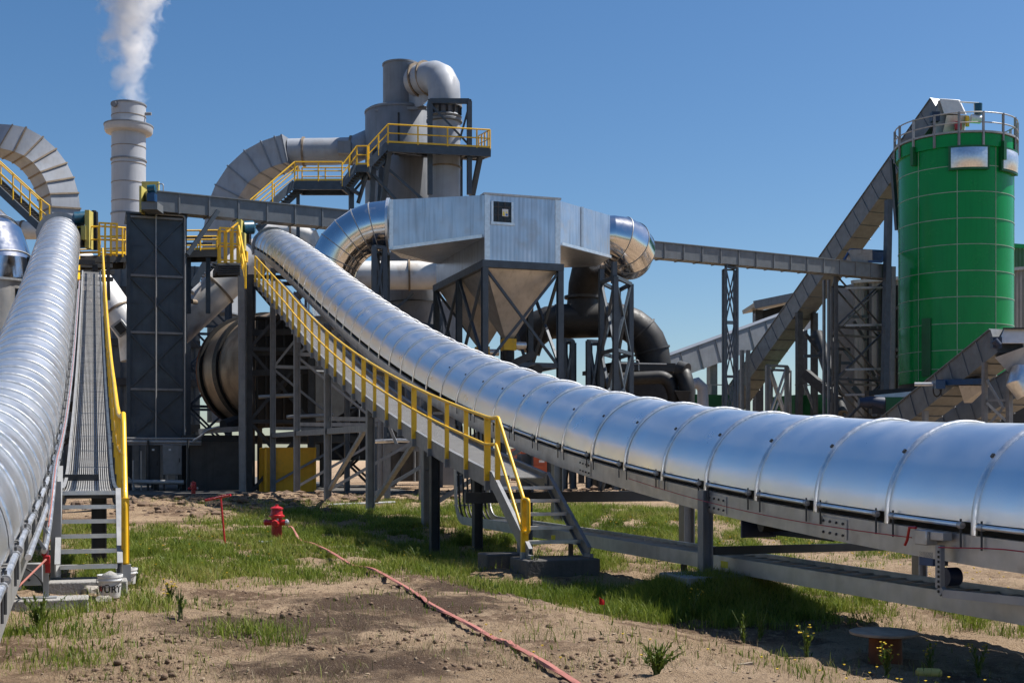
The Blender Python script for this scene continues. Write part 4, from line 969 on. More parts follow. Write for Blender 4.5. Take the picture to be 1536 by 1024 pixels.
T.part('expansion_joint', MB().lathe(foot(P(666.5, 735, 80.4)), [(1.0, z(186, 80.4)), (1.18, z(184, 80.4)), (1.18, z(181, 80.4)), (1.05, z(179, 80.4)), (1.15, z(176, 80.4)), (1.05, z(174, 80.4)), (.95, z(172, 80.4)), (.95, z(163, 80.4)), (1.16, z(162, 80.4)), (1.16, z(158, 80.4)), (1.04, z(157, 80.4)), (1.04, z(153, 80.4))], 32, caps=False), 'tower_grey')
for i in range(14):
    th = 2*math.pi*i/14; q = foot(P(666.5, 735, 80.4))+Vector((math.cos(th), math.sin(th), 0))*1.06
    T.bar('joint_bolt', q+UP*z(173, 80.4), q+UP*z(160, 80.4), .12, .12, 'black')
T.part('down_pipe', MB().path([P(666.5, 185, 80.4), P(666.5, 330, 80.4)], 1.04, 32), 'duct_grey')
T.part('flange', MB().ring(P(666.5, 252, 80.4), UP, 1.0, 1.1, .1), 'rust_rib')
for px in (645, 704):
    for Z in (78.6, 82.6): T.bar('frame_post', P(px, 292, Z), P(px, 152, Z), .28, .28, 'blue_steel')
for a, b in (((645, 152, 78.6), (704, 152, 78.6)), ((645, 152, 82.6), (704, 152, 82.6)), ((645, 152.5, 78.6), (645, 152.5, 82.6)), ((704, 152.5, 78.6), (704, 152.5, 82.6))): T.bar('frame_beam', P(*a), P(*b), .26, .3, 'blue_steel')
for a, b in (((645, 156, 78.6), (704, 218, 78.6)), ((704, 158, 82.6), (688, 215, 82.6)), ((704, 158, 78.7), (704, 215, 82.5)), ((645, 160, 78.7), (645, 215, 82.5))): T.bar('frame_brace', P(*a), P(*b), .12, .12, 'blue_steel')
T.bar('roof_rail', P(562, 166, 84), P(583, 164, 84), .06, .06, 'pale_steel'); T.bar('roof_beam', P(583, 164, 84), P(640, 162, 83.5), .15, .2, 'tower_grey')
T.part('seam', MB().bar(P(598, 169, 83.55), P(598, 215, 83.55), .12, .06), 'shadow_steel')
# ---- catwalks
def platform(T, corners, th, material='blue_steel', grate='shadow_steel'):
    cs = [Vector(c) for c in corners]
    T.part('deck', MB().hexa([c-UP*.06 for c in cs]+[c for c in cs]), grate, smooth=0)
    for a, b in zip(cs, cs[1:]+cs[:1]): T.bar('edge_beam', a-UP*(th/2+.06), b-UP*(th/2+.06), .12, th, material)
def stair(T, a, b, w, wv, material='blue_steel', n=10, treads=True):
    a = Vector(a); b = Vector(b); wv = Vector(wv).normalized()
    for k in (0, 1): T.bar('stringer', a+wv*w*k, b+wv*w*k, .08, .42, material)
    if treads:
        for i in range(1, n):
            c = a.lerp(b, i/n)+wv*w/2; h = (b-a); h.z = 0; h.normalize()
            T.part('tread', MB().obox(c, wv*w/2*.94, h*.13, UP*.02), 'shadow_steel', smooth=0)
ZP = 77
T = Thing('catwalk', 'dark steel platform with yellow rails wrapped round the cyclone tower', 'catwalk', foot(P(650, 735, 80)))
A_, B_, C_, D_ = P(582, 214, ZP), P(735, 222, 78.5), P(718, 229, 85), P(600, 222, 84)
platform(T, [A_, B_, C_, D_], .5)
railing(T, [A_, B_, C_], 1.15, .05, 'yellow', step=2.0)
for u in (.25, .5, .75): T.bar('joist', A_.lerp(B_, u)-UP*.4, D_.lerp(C_, u)-UP*.4, .16, .3, 'shadow_steel')
T.bar('joist', A_.lerp(D_, .5)-UP*.45, B_.lerp(C_, .5)-UP*.45, .16, .3, 'shadow_steel'); T.bar('diagonal', A_.lerp(B_, .05)-UP*.5, D_.lerp(C_, .6)-UP*.5, .14, .2, 'tower_grey'); T.bar('diagonal', A_.lerp(B_, .95)-UP*.5, D_.lerp(C_, .75)-UP*.5, .14, .2, 'tower_grey')
for a, b in (((562, 222, 78), (556, 330, 78.5)), ((573, 225, 82), (566, 345, 82)), ((722, 226, 79), (707, 300, 80.5)), ((690, 228, 84), (690, 320, 84)), ((584, 222, 77.5), (572, 320, 79))): T.bar('post', P(*a), P(*b), .3, .3, 'blue_steel')
for a, b in (((560, 262, 78), (620, 330, 79)), ((566, 240, 78), (640, 305, 79))): T.bar('brace', P(*a), P(*b), .18, .18, 'blue_steel')
e0 = P(553, 247, ZP-.5)
stair(T, e0, A_-UP*.1, 1.0, Vector((.3, 1, 0)), n=8)
railing(T, [e0+UP*.05, A_+UP*.0], 1.15, .045, 'yellow', step=1.0, toe=True)
T2 = Thing('catwalk', 'small landing with yellow rails half way up to the cyclone platform', 'catwalk', foot(P(530, 735, 78)))
L0, L1 = P(535, 247, ZP-.5), P(551, 247, ZP-.6)
platform(T2, [L0, L1, L1+Y*2.2, L0+Y*2.2], .4)
railing(T2, [L0, L1], 1.15, .045, step=.6); railing(T2, [P(513, 276, 76), L0], 1.15, .045, step=1.0)
stair(T2, P(513, 278, 76), L0-UP*.1, 1.0, Vector((.3, 1, 0)), n=8)
T2.bar('post', P(527, 262, 78), P(527, 330, 78), .3, .3, 'blue_steel'); T2.bar('brace', P(528, 290, 78), P(552, 262, 78), .14, .14, 'blue_steel'); T2.bar('brace', P(552, 255, 77.5), P(537, 305, 78), .18, .18, 'blue_steel')
T3 = Thing('catwalk', 'level yellow railed catwalk under the round grey pipe with stairs down to the left', 'catwalk', foot(P(478, 735, 77)))
K0, K1 = P(442, 271, 76), P(513, 271, 76)
platform(T3, [K0, K1, K1+Y*1.6+X*.2, K0+Y*1.6+X*.2], .5)
railing(T3, [K0, K1], 1.15, .045, step=1.4)
railing(T3, [K0+Y*1.5+X*.2, K1+Y*1.5+X*.2], 1.15, .04, step=1.4, toe=False)
stair(T3, P(372, 339, 74), K0-UP*.15, 1.1, Vector((.3, 1, 0)), n=16)
railing(T3, [P(374, 330, 74), K0], 1.15, .045, step=2.2, toe=False)
railing(T3, [P(376, 332, 75.2), K0+Y*1.1], 1.15, .035, step=2.2, toe=False)
T3.bar('post', P(447, 278, 77), P(447, 420, 77), .2, .2, 'blue_steel')
T3.bar('bracket', P(513, 276, 76.5), P(540, 292, 78), .16, .2, 'blue_steel')
# left stair beyond the hood
T4 = Thing('catwalk_stair', 'dark blue stair with thin yellow rails descending behind the left hood', 'stair', foot(P(30, 735, 73)))
stair(T4, P(-30, 258, 73), P(64, 346, 71), 1.2, Vector((.3, 1, 0)), n=22)
railing(T4, [P(-30, 250, 73), P(60, 334, 71), P(74, 345, 71)], 1.4, .045, step=1.6, toe=False)
railing(T4, [P(-28, 252, 74.2), P(62, 336, 72.2)], 1.3, .04, step=1.8, toe=False)
# ---- drag conveyor across the whole plant
DL, DR = Vector(P(219, 303, 66)), Vector(P(1322, 409, 95))
def dragp(px):
    u = (px-219)/(1322-219)
    lo, hi = 0.0, 1.0
    for _ in range(40):
        u = (lo+hi)/2; p = DL.lerp(DR, u)
        if 768+F*p.x/p.y < px: lo = u
        else: hi = u
    return DL.lerp(DR, u)
def boxrun(T, name, a, b, w, h, material, ribs, ribmat=None, rs=.05, sub=True):
    a = Vector(a); b = Vector(b); body = T.bar(name, a, b, w, h, material); d = (b-a).normalized(); _, side, up = MB().frame(d)
    for i in range(1, ribs):
        c = a.lerp(b, i/ribs); T.part('flange', MB().obox(c, side*(w/2+rs), up*(h/2+rs), d*.045), ribmat or material, smooth=0)
    T.part('top_plate', MB().obox((a+b)/2+up*(h/2+.03), side*(w/2+.08), up*.03, (b-a)/2), ribmat or material, smooth=0)
    return body
T = Thing('drag_conveyor', 'long level grey box conveyor running from the dark casing to the green silo', 'conveyor', foot(DL.lerp(DR, .5)))
boxrun(T, 'trough', DL, DR, .95, 1.02, 'drag_grey', 34)
T.part('drive_plate', MB().obox(P(226, 296, 67.0), X*.46, Y*.1, UP*.84), 'yellow_pale')
T.part('end_plate', MB().obox(P(215.5, 302, 66.2), X*.06, Y*.6, UP*.7), 'yellow_pale')
T.part('head_box', MB().obox(P(229, 312, 65.5), X*.42, Y*.62, UP*.2), 'drag_grey')
T.part('motor', MB().path([P(222, 284, 65), P(233, 283, 65)], [.22, .22], 18), 'teal'); T.part('gearbox', MB().obox(P(228, 297, 65), X*.2, Y*.25, UP*.22).path([P(229, 292, 65), P(229, 286, 65)], .12, 12), 'blue')
T.pipe('conduit', bent([P(236, 284, 65), P(236, 276, 65), P(245, 276, 65), P(245, 287, 65)], 4, .1), .03, 'pale_steel', 6)
T.bar('strut', P(327, 316, 67.5), P(281, 382, 66.5), .22, .22, 'blue_steel')
# ---- dark panel casing
q0, q1, t0, t1, z0, z1 = nbox(190, 280, 322, 660, 66, 3.2)
T = Thing('panel_casing', 'tall dark blue panelled steel casing with cross braces between the two conveyors', 'casing', S((q0+q1)/2, t0, 0))
T.part('casing', MB().sbox(q0+.12, q1-.12, t0+.1, t1, z0, z1), 'dark_panel')
for q in (q0+.09, q1-.09): T.part('corner_post', MB().sbox(q-.10, q+.10, t0-.04, t0+.098, z0-.2, z1+.05), 'blue_steel')
zl = [CH+(HOR-y)*66/F for y in (324, 412, 497.5, 583, 658)]
for i, zz in enumerate(zl): T.part('belt_beam', MB().sbox(q0+.2, q1-.2, t0-.03, t0+.09, zz-.06, zz+.06), 'grey_steel')
for a, b in zip(zl, zl[1:]):
    T.bar('brace', S(q0+.2, t0+.06, a-.1), S(q1-.2, t0+.06, b+.1), .14, .08, 'blue_steel'); T.bar('brace', S(q1-.2, t0+.063, a-.1), S(q0+.2, t0+.063, b+.1), .14, .08, 'blue_steel')
    T.part('panel_seam', MB().sbox(q0+.2, q0+.85, t0+.085, t0+.095, (a+b)/2+.02, (a+b)/2+.05), 'blue_steel')
pm = (q0+q1)/2-.05
T.pipe('air_pipe', bent([S(q1-.1, t0-.12, z0), S(q1-.1, t0-.12, z1+.1), S(pm, t0-.12, z1+.12), S(pm, t0-.12, z0)], 4, .15), .045, 'pale_steel', 8)
T.part('cap', MB().sbox(q0-.05, q1+.05, t0-.05, t1, z1+.06, z1+.16), 'blue_steel')
for q in (q0+.15, q1-.15, pm):
    for t in (t0+.15, t1-.15): T.part('leg', MB().sbox(q-.12, q+.12, t-.12, t+.12, .05, z0-.01), 'shadow_steel')
CQ, CT = (q0, q1), t0
# cabinets and pipes below it
T = Thing('pipe_bundle', 'bundle of pale horizontal pipes running below the dark panel casing', 'pipes', foot(P(240, 735, 64.5)))
for y, r_, m_ in ((657, .05, 'pale_steel'), (662, .09, 'pale_steel'), (666, .05, 'grey_steel')): T.tube('pipe', P(165, y, 64.6), P(302, y+.5, 65.2), r_, m_)
T.pipe('pipe', bent([P(290, 661, 64.8), P(300, 655, 64.8), P(312, 644, 65), P(330, 640, 65)], 4, .3), .07, 'pale_steel', 8)
for x in (190, 282, 222): T.tube('support', P(x, 735, 64.7), P(x, 660, 64.7), .06, 'shadow_steel')
T.tube('pipe', P(190, 722, 64.5), P(276, 723, 64.6), .12, 'pale_steel'); T.tube('pipe', P(200, 690, 64.5), P(200, 735, 64.6), .05, 'pale_steel'); T.tube('pipe', P(212, 676, 64.5), P(212, 735, 64.6), .04, 'pale_steel')
T.pipe('pipe', bez(P(180, 715, 64), P(195, 712, 64), P(200, 722, 64), P(202, 735, 64), 8), .05, 'grey_steel', 8)
for i, (xl, xr, yt, yb, m_, lab) in enumerate(((244, 273, 667, 712, 'grey_steel', 'light grey electric cabinet under the dark panel casing'), (219, 240, 667, 722, 'shadow_steel', 'dark narrow electric cabinet left of the light grey one'), (176, 190, 666, 712, 'grey_steel', 'grey cabinet partly behind the yellow handrail of the left walkway'))):
    b = nbox(xl, xr, yt, yb, 64.8, .5); T = Thing('electric_cabinet', lab, 'cabinet', S((b[0]+b[1])/2, b[2], 0), 'electric cabinets below the casing')
    T.part('body', MB().sbox(b[0], b[1], b[2], b[3], b[4], b[5]), m_, bevel=.02); T.part('door', MB().sbox(b[0]+.05, b[1]-.05, b[2]-.03, b[2]-.002, b[4]+.06, b[5]-.06), m_)
    T.part('handle', MB().sbox(b[1]-.16, b[1]-.12, b[2]-.06, b[2]-.031, (b[4]+b[5])/2-.12, (b[4]+b[5])/2+.1), 'black')
    T.part('plate', MB().sbox(b[0]+.3, b[0]+.42, b[2]-.034, b[2]-.031, b[5]-.3, b[5]-.2), 'white_panel')
    for q in (b[0]+.08, b[1]-.08): T.part('leg', MB().sbox(q-.04, q+.04, b[2]+.1, b[2]+.2, .05, b[4]-.002), 'shadow_steel')
# ---- white diagonal pipes
def spipe(name, label, pts, r, material, rings=(), **k):
    T = Thing(name, label, 'pipe', foot(Vector(pts[0])), **k); T.part('pipe_run', MB().path(pts, r, 28), material, smooth=22)
    for a, u in rings:
        p = Vector(pts[a]).lerp(Vector(pts[a+1]), u); T.part('flange', MB().ring(p, Vector(pts[a+1])-Vector(pts[a]), r*.95, r*1.09, .12), 'rust_rib')
    return T
T = spipe('diagonal_pipe', 'thick dirty white pipe slanting down leftward behind the dark panel casing', [P(410, 372, 75), P(372, 392, 74), P(268, 490, 73), P(240, 512, 73)], 1.05, 'pipe_white', ((1, .42), (0, .8)))
T.tube('valve', P(290, 440, 71.4), P(285, 436, 71), .1, 'pipe_white'); T.tube('valve', P(294, 453, 71.5), P(287, 452, 71), .14, 'rust_rib')
T = spipe('diagonal_pipe', 'rust stained white pipe slanting down rightward beside the left walkway', [P(120, 395, 76), P(150, 430, 75.5), P(200, 500, 75), P(205, 540, 75)], .95, 'pipe_white', ((1, .55),))
T.part('hatch_frame', MB().obox(P(181, 492, 73.6), Vector((.3, 0, .22)), Y*.2, Vector((-.25, 0, .32))), 'pale_steel'); T.part('hatch', MB().obox(P(181, 492, 73.35), Vector((.2, 0, .15)), Y*.08, Vector((-.18, 0, .23))), 'black')
spipe('exhaust_pipe', 'white horizontal pipe curving down behind the head of the big conveyor', [P(395, 348, 80), P(440, 348, 80), P(465, 356, 80), P(474, 378, 80), P(476, 430, 80)], .62, 'pipe_white', ((0, .95),))
spipe('exhaust_pipe', 'short white pipe stub between the left silver vessel and the left hood', [P(25, 345, 75), P(58, 346, 75), P(70, 352, 75), P(72, 430, 75)], .55, 'pipe_white', ((0, .3),))
spipe('horizontal_pipe', 'long rust stained pale pipe running behind the silver hopper box', [P(500, 413, 76), P(620, 413, 76.4), P(700, 413, 76.8)], .88, 'pipe_white', ((0, .95),))
# ---- silver vessel at the far left
T = Thing('silver_vessel', 'shiny segmented metal elbow vessel at the left edge behind the hood', 'vessel', foot(P(-10, 735, 64)))
T.part('elbow', MB().path([P(-160, 336, 66), P(-70, 343, 65.5), P(-42, 352, 65), P(-20, 372, 64.6), P(-11, 402, 64.4), P(-9, 425, 64.4)], 2.02, 36), 'stainless_duct', smooth=15)
T.part('lower_shell', MB().path([P(-9, 424, 64.4), P(-9, 600, 64.4)], 1.98, 36), 'hopper_sheet'); T.part('band', MB().ring(P(-9, 424, 64.4), UP, 1.94, 2.08, .12), 'galvanised_bright')
for a, b in (((-70, 343, 65.5), (-42, 352, 65)), ((-42, 352, 65), (-20, 372, 64.6)), ((-20, 372, 64.6), (-11, 402, 64.4))):
    a = P(*a); b = P(*b); T.part('seam', MB().ring(b, b-a, 1.98, 2.04, .05), 'pale_steel')
T.bar('leg', P(48, 420, 63), P(30, 640, 63), .3, .3, 'shadow_steel')
# ---- rear machine hall with ribs (behind the left walkway)
b = nbox(60, 300, 388, 640, 84, 8)
T = Thing('machine_casing', 'grey ribbed steel machine casing behind the left walkway', 'casing', S((b[0]+b[1])/2, b[2], 0))
T.part('body', MB().sbox(*b[:4], .0, b[5]), 'drag_grey')
q = b[0]+.3; k = 0
while q < b[1]: T.part('rib', MB().sbox(q-.06, q+.06, b[2]-.16, b[2]-.003, .02, b[5]), 'grey_steel' if k % 2 else 'blue_steel', smooth=0); q += .62; k += 1
for y in (430, 510, 570, 640): zz = CH+(HOR-y)*84/F; T.part('belt_beam', MB().sbox(b[0], b[1], b[2]-.3, b[2]-.165, zz-.25, zz+.25), 'shadow_steel')
# ---- drive heads and gates of the two conveyors
def gate(label, base_, w, h, axis, grp='yellow railed gates at the conveyor heads'):
    base_ = Vector(base_); T = Thing('rail_gate', label, 'gate', base_, grp); ax = axis.normalized(); dp = ax.cross(UP).normalized()*-.9
    for k in (0, 1):
        o = dp*k
        for u in (0, .33, .66, 1): T.bar('post', base_+o+ax*w*u, base_+o+ax*w*u+UP*h, .09, .09, 'yellow')
        for z_ in (h, h*.55, .1): T.bar('rail', base_+o-ax*.04+UP*z_, base_+o+ax*(w+.04)+UP*z_, .08, .08, 'yellow')
    for u in (0, 1):
        for z_ in (h, h*.55): T.bar('rail', base_+ax*w*u+UP*z_, base_+ax*w*u+dp+UP*z_, .075, .075, 'yellow')
    return T
gate('yellow gate of upright bars at the top of the left walkway', P(149, 379, 60), .82, 1.45, N)
gate('yellow gate of upright bars on the stair head of the big conveyor', P(330, 393, 62), .95, 1.72, N)
T = Thing('drive_platform', 'dark platform with yellow rails and a blue motor at the head of the left conveyor', 'platform', foot(P(145, 735, 62)))
a, b_, = P(112, 384, 62), P(188, 381, 63.5)
platform(T, [a, b_, b_+D*2.4, a+D*2.4], .35, 'shadow_steel')
railing(T, [P(116, 381, 62), P(148, 380, 62)], 1.35, .045, step=.8); railing(T, [P(166, 380, 62.5), b_, b_+D*2.4], 1.35, .045, step=.9); railing(T, [a+D*2.4, b_+D*2.4], 1.35, .04, step=1.2)
T.part('motor', MB().path([P(110, 328, 62), P(112, 328, 62), P(128, 327, 62.3), P(130, 327, 62.3)], [.18, .33, .33, .25], 20), 'teal'); T.part('motor_bracket', MB().obox(P(121, 345, 62.3), X*.12, Y*.2, UP*.45), 'shadow_steel')
T.part('drive_guard', MB().obox(P(133.5, 345, 62), X*.11, Y*.3, UP*.95), 'yellow_pale'); T.part('drive_guard', MB().obox(P(127, 350, 61.8), X*.12, Y*.2, UP*.35), 'yellow_pale')
T.part('exhaust', MB().path([P(141, 375, 63), P(141, 316, 63)], .12, 10), 'black'); T.part('exhaust', MB().path([P(145, 375, 63), P(144, 318, 63)], .10, 10), 'black')
for y, dx in ((398, 0), (408, 3), (418, 1), (390, -2)): T.bar('deck_beam', P(112+dx, y, 61), P(168+dx, y+1, 62), .25, .2, 'shadow_steel')
for x in (118, 162): T.bar('post', P(x, 384, 61.5), P(x+1, 450, 61.5), .16, .16, 'shadow_steel')
T.bar('yellow_post', P(118, 385, 58), P(118, 420, 56), .12, .1, 'yellow')
T.part('pulley_box', MB().obox(P(119, 362, 62), X*.25, Y*.35, UP*.28), 'shadow_steel')
# head frames of both hoods (octagonal end plates)
for (Tc, qc, hb, t_) in ((ca, QC, base, HEAD+.35), (cb, QB, baseB, TB1+.05)):
    oc = []
    for k in range(10):
        a_ = R(-20+220*k/9); oc.append((RH*1.14*math.cos(a_), RH*1.12*math.sin(a_)))
    Tc.part('head_frame', MB().loft([[S(qc+x, t_+e, hb(t_)+y) for x, y in oc] for e in (0, .5)]), 'pale_steel', smooth=20)
# stair and drive at the head of conveyor A
T = Thing('drive_platform', 'dark stair platform with yellow rails at the head of the big conveyor', 'platform', foot(P(350, 735, 64)))
a, b_ = P(327, 395, 61.6), P(362, 394, 63)
platform(T, [a, b_, b_+D*2.2, a+D*2.2], .35, 'shadow_steel')
for k in range(5): T.part('tread', MB().obox(P(344, 399+3.2*k, 61-.25*k), X*.55, Y*.16, UP*.03), 'shadow_steel', smooth=0)
for x, Z in ((361.5, 62), (367, 66)): T.bar('post', P(x, 398, Z), P(x+2, 737, Z), .30, .30, 'grey_steel')
T.bar('yellow_post', P(340, 348, 62), P(357, 334, 62.5), .07, .07, 'yellow')
railing(T, [P(358, 372, 61.4), P(368, 428, 57.8)], 1.1, .05, step=2.0)
T.part('motor', MB().path([P(364, 342, 66), P(366, 342, 66), P(380, 341, 66.4), P(382, 341, 66.4)], [.2, .36, .36, .28], 20), 'teal'); T.part('motor_bracket', MB().obox(P(370, 356, 66.3), X*.2, Y*.25, UP*.3), 'black')
T.part('drive_guard', MB().obox(P(360, 350, 65.6), X*.12, Y*.3, UP*.7), 'yellow_pale'); T.part('drive_guard', MB().obox(P(363, 364, 65.4), X*.18, Y*.2, UP*.5), 'yellow_pale'); T.part('drive_guard', MB().obox(P(364, 385, 65), X*.25, Y*.2, UP*.28), 'yellow')
T = Thing('catwalk', 'rear yellow railed catwalk between the dark casing and the big conveyor head', 'catwalk', foot(P(300, 735, 72)))
a, b_ = P(270, 375, 70), P(330, 374, 71)
platform(T, [a, b_, b_+D*2, a+D*2], .35, 'shadow_steel'); railing(T, [a, b_], 1.1, .05, step=1.0); railing(T, [a+D*2, b_+D*2], 1.1, .045, step=1.0)
for y in (356, 366, 377, 385): T.bar('girt', P(278, y, 73), P(318, y, 73.5), .15, .15, 'blue_steel')
for x in (283, 312): T.bar('post', P(x, 375, 71), P(x, 470, 71), .25, .25, 'blue_steel')
stair(T, P(288, 430, 79), P(312, 388, 79.5), 1.2, Vector((.3, 1, 0)), n=10)
# ---- rear dark frame tower behind the drum with sky gaps
T = Thing('frame_tower', 'dark lattice tower rising behind the rotary drum', 'tower', foot(P(330, 735, 80)))
cs = [(QT(P(x, 700, Z))) for x, Z in ((283, 78), (345, 79.5), (340, 84), (280, 83))]; cs = [S(a, b_) for a, b_ in cs]
lattice(T, [(c.x, c.y) for c in cs], 0, 12.8, 5, .24, .12, 'blue_steel', faces=(0, 2))
b = nbox(318, 384, 385, 500, 88, 4)
single('grey_casing', MB().sbox(*b[:4], 4.5, b[5]), 'tower_grey', 'flat grey sheet casing behind the diagonal white pipe', 'casing', S(b[0], b[2], 4.5))
# ---- rotary drum
T = Thing('rotary_drum', 'huge rust streaked rotary drum with a black ring in the dark bay', 'rotary drum', foot(P(370, 735, 70)))
d0, d1 = P(374, 559, 74), P(472, 545, 67.5)
ax = (d1-d0).normalized(); rr = 80*74/F
T.part('shell', MB().path([d0, d0.lerp(d1, .5), d1], [rr, rr, rr], 64), 'drum_steel')
T.part('front_plate', MB().path([d1+ax*.02, d1+ax*.2], rr*.985, 48), 'shadow_steel')
T.part('end_plate', MB().ring(d0-ax*.02, ax, rr*.5, rr*1.04, .22, 64), 'rust')
T.part('tyre', MB().ring(d0.lerp(d1, .30), ax, rr*.98, rr*1.05, .55, 64), 'black'); T.part('rim', MB().ring(d0.lerp(d1, .04), ax, rr*.98, rr*1.06, .3, 64), 'black')
T.part('gear_ring', MB().ring(d0.lerp(d1, .8), ax, rr*.98, rr*1.03, .3, 64), 'shadow_steel')
T = Thing('drum_plinth', 'dark concrete plinth with a pale edge beam under the rotary drum', 'plinth', foot(P(330, 735, 66)))
b = nbox(283, 372, 662, 742, 65.5, 9)
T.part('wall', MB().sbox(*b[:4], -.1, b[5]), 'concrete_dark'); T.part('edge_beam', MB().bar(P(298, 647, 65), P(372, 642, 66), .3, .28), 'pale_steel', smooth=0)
T.part('walk_slab', MB().sbox(b[0]-.3, b[1]+6, b[2]-.02, b[3], b[5]+.002, b[5]+.35), 'shadow_steel'); T.part('end_post', MB().sbox(b[0]-.12, b[0]+.02, b[2]-.06, b[2]-.021, 0, b[5]), 'pale_steel')
T.part('fire_glow_guard', MB().path([P(336, 640, 67), P(352, 634, 67.5), P(372, 634, 68)], .4, 10), 'shadow_steel')
# ---- yellow container
b = nbox(397, 474, 671, 734, 62, 2.2)
T = Thing('yellow_container', 'yellow steel container standing behind the trestle legs', 'container', S((b[0]+b[1])/2, b[2], 0))
T.part('body', MB().sbox(*b[:4], .08, b[5]), 'amber', bevel=.02)
for u in (.02, .6, .98): q = b[0]+(b[1]-b[0])*u; T.part('post', MB().sbox(q-.05, q+.05, b[2]-.07, b[2]-.004, .08, b[5]+.02), 'amber')
for z_ in (.15, b[5]*.48, b[5]-.03): T.part('rail', MB().sbox(b[0]+.12, b[1]-.12, b[2]-.05, b[2]-.006, z_-.04, z_+.04), 'amber')
T.part('latch', MB().sbox(b[0]+.3, b[0]+.38, b[2]-.09, b[2]-.052, b[5]*.35, b[5]*.42), 'pale_steel')
# ================================================================== silver hopper box, its elbows and frame
ZB_ = 58.0
T = Thing('hopper_box', 'large silver sheet metal box with tapering ends on twin hoppers', 'dust collector', foot(P(782, 735, 62)))
qa, ta = QT(P(727, 395, ZB_)); kk = (840-768)/F; wq = (kk*ZB_-P(727, 395, ZB_).x)/(N.x-N.y*kk)
BL = 8.6; zt = CH+(HOR-292)*ZB_/F; zb = CH+(HOR-390)*ZB_/F; zp = CH+(HOR-356)*ZB_/F
q0, q1, t0, t1 = qa, qa+wq, ta, ta+BL
mbx = MB().sbox(q0, q1, t0, t1, zb, zt)
T.part('box', mbx, 'box_sheet')
T.part('roof_cap', MB().sbox(q0-.05, q1+.05, t0-.05, t1, zt+.005, zt+.10), 'hopper_sheet')
for q in (q0+.12, q1-.12): T.part('corner_trim', MB().sbox(q-.13, q+.13, t0-.03, t0-.003, zb, zt), 'galvanised_bright')
# inlet plenum on the left
LE = P(583, 338, 59.4); rl = 37*60.45/F
f0, f1 = S(q0-.01, t0+.02, 0), P(584, 690, 59.2); f1.z = 0; g0, g1 = S(q0-.01, t1-.3, 0), f1+Vector((.35, 2.35, 0))
zl1, zl0 = CH+(HOR-299.5)*59.2/F, CH+(HOR-375)*59.2/F
def pl(name, a, b, c, d, zlo, zhi, zlo2, zhi2, m_):
    T.part(name, MB().hexa([a+UP*zlo, b+UP*zlo2, c+UP*zlo2, d+UP*zlo, a+UP*zhi, b+UP*zhi2, c+UP*zhi2, d+UP*zhi]), m_, smooth=0)
pl('inlet_plenum', f0, f1, g1, g0, zp, zt-.02, zl0, zl1, 'box_sheet')
T.part('plenum_trim', MB().bar(f0+UP*(zp+.06)-Vector((.1, .06, 0)), f1+UP*(zl0+.06)-Vector((0, .06, 0)), .04, .16), 'galvanised_bright'); T.part('plenum_trim', MB().bar(f1+UP*zl0+Vector((.1, -.05, 0)), f1+UP*zl1+Vector((.1, -.05, 0)), .2, .06), 'galvanised_bright')
# outlet plenum on the right
RE = P(915, 352, 63.6); h0, h1 = S(q1+.01, t0+.03, 0), P(915, 690, 63.2); h1.z = 0; i0, i1 = S(q1+.01, t1-.4, 0), h1+Vector((-.5, 2.7, 0))
zr1, zr0 = CH+(HOR-323)*63.2/F, CH+(HOR-387)*63.2/F; zo0 = CH+(HOR-369)*59.5/F; zo1 = CH+(HOR-303)*59.5/F
pl('outlet_plenum', h0, h1, i1, i0, zo0, zo1, zr0, zr1, 'box_sheet')
T.part('plenum_trim', MB().bar(h0+UP*(zo0+.06)+Vector((.1, -.08, 0)), h1+UP*(zr0+.06)+Vector((.05, -.04, 0)), .04, .14), 'galvanised_bright')
T.part('plenum_trim', MB().bar(h0.lerp(h1, .42)+UP*(zo0+.42*(zr0-zo0)+.08)+Vector((.02, -.05, 0)), h0.lerp(h1, .42)+UP*(zo1+.42*(zr1-zo1))+Vector((.02, -.05, 0)), .12, .05), 'galvanised_bright')
# elbows
cl = P(583, 428, 60.45); rbl = (428-338)*60.45/F
up_ = UP; lf = Vector((-1, .06, 0)).normalized()
pts = arc(cl, lf, up_, rbl, 90, -2, 7); pts += [pts[-1]-UP*1.5]
el = T.part('left_elbow', MB().path([P(584.5, 338, 60.45)]+pts, rl, 40), 'stainless_duct', smooth=12)
for i in range(1, 8): T.part('elbow_seam', MB().ring(pts[i], (pts[i+1]-pts[i-1]), rl*.97, rl*1.016, .05, 44), 'pale_steel', parent=el)
T.part('elbow_collar', MB().ring(P(583, 338, 60.45), X, rl*.9, rl*1.09, .12, 44), 'galvanised_bright')
rre = [1.12, 1.14, 1.22, 1.32, 1.38, 1.38, 1.3, 1.2]
pts = [P(912, 356, 64.6), P(917, 356, 64.6), P(930, 359, 64.7), P(940, 366, 65.0), P(944, 374, 65.5), P(941, 381, 66.2), P(930, 386, 67.2), P(906, 391, 68.7)]
el = T.part('right_elbow', MB().path(pts, rre, 40), 'stainless_duct', smooth=12)
for i in range(2, 7): T.part('elbow_seam', MB().ring(pts[i], (pts[i+1]-pts[i-1]), rre[i]*.97, rre[i]*1.016, .05, 44), 'pale_steel', parent=el)
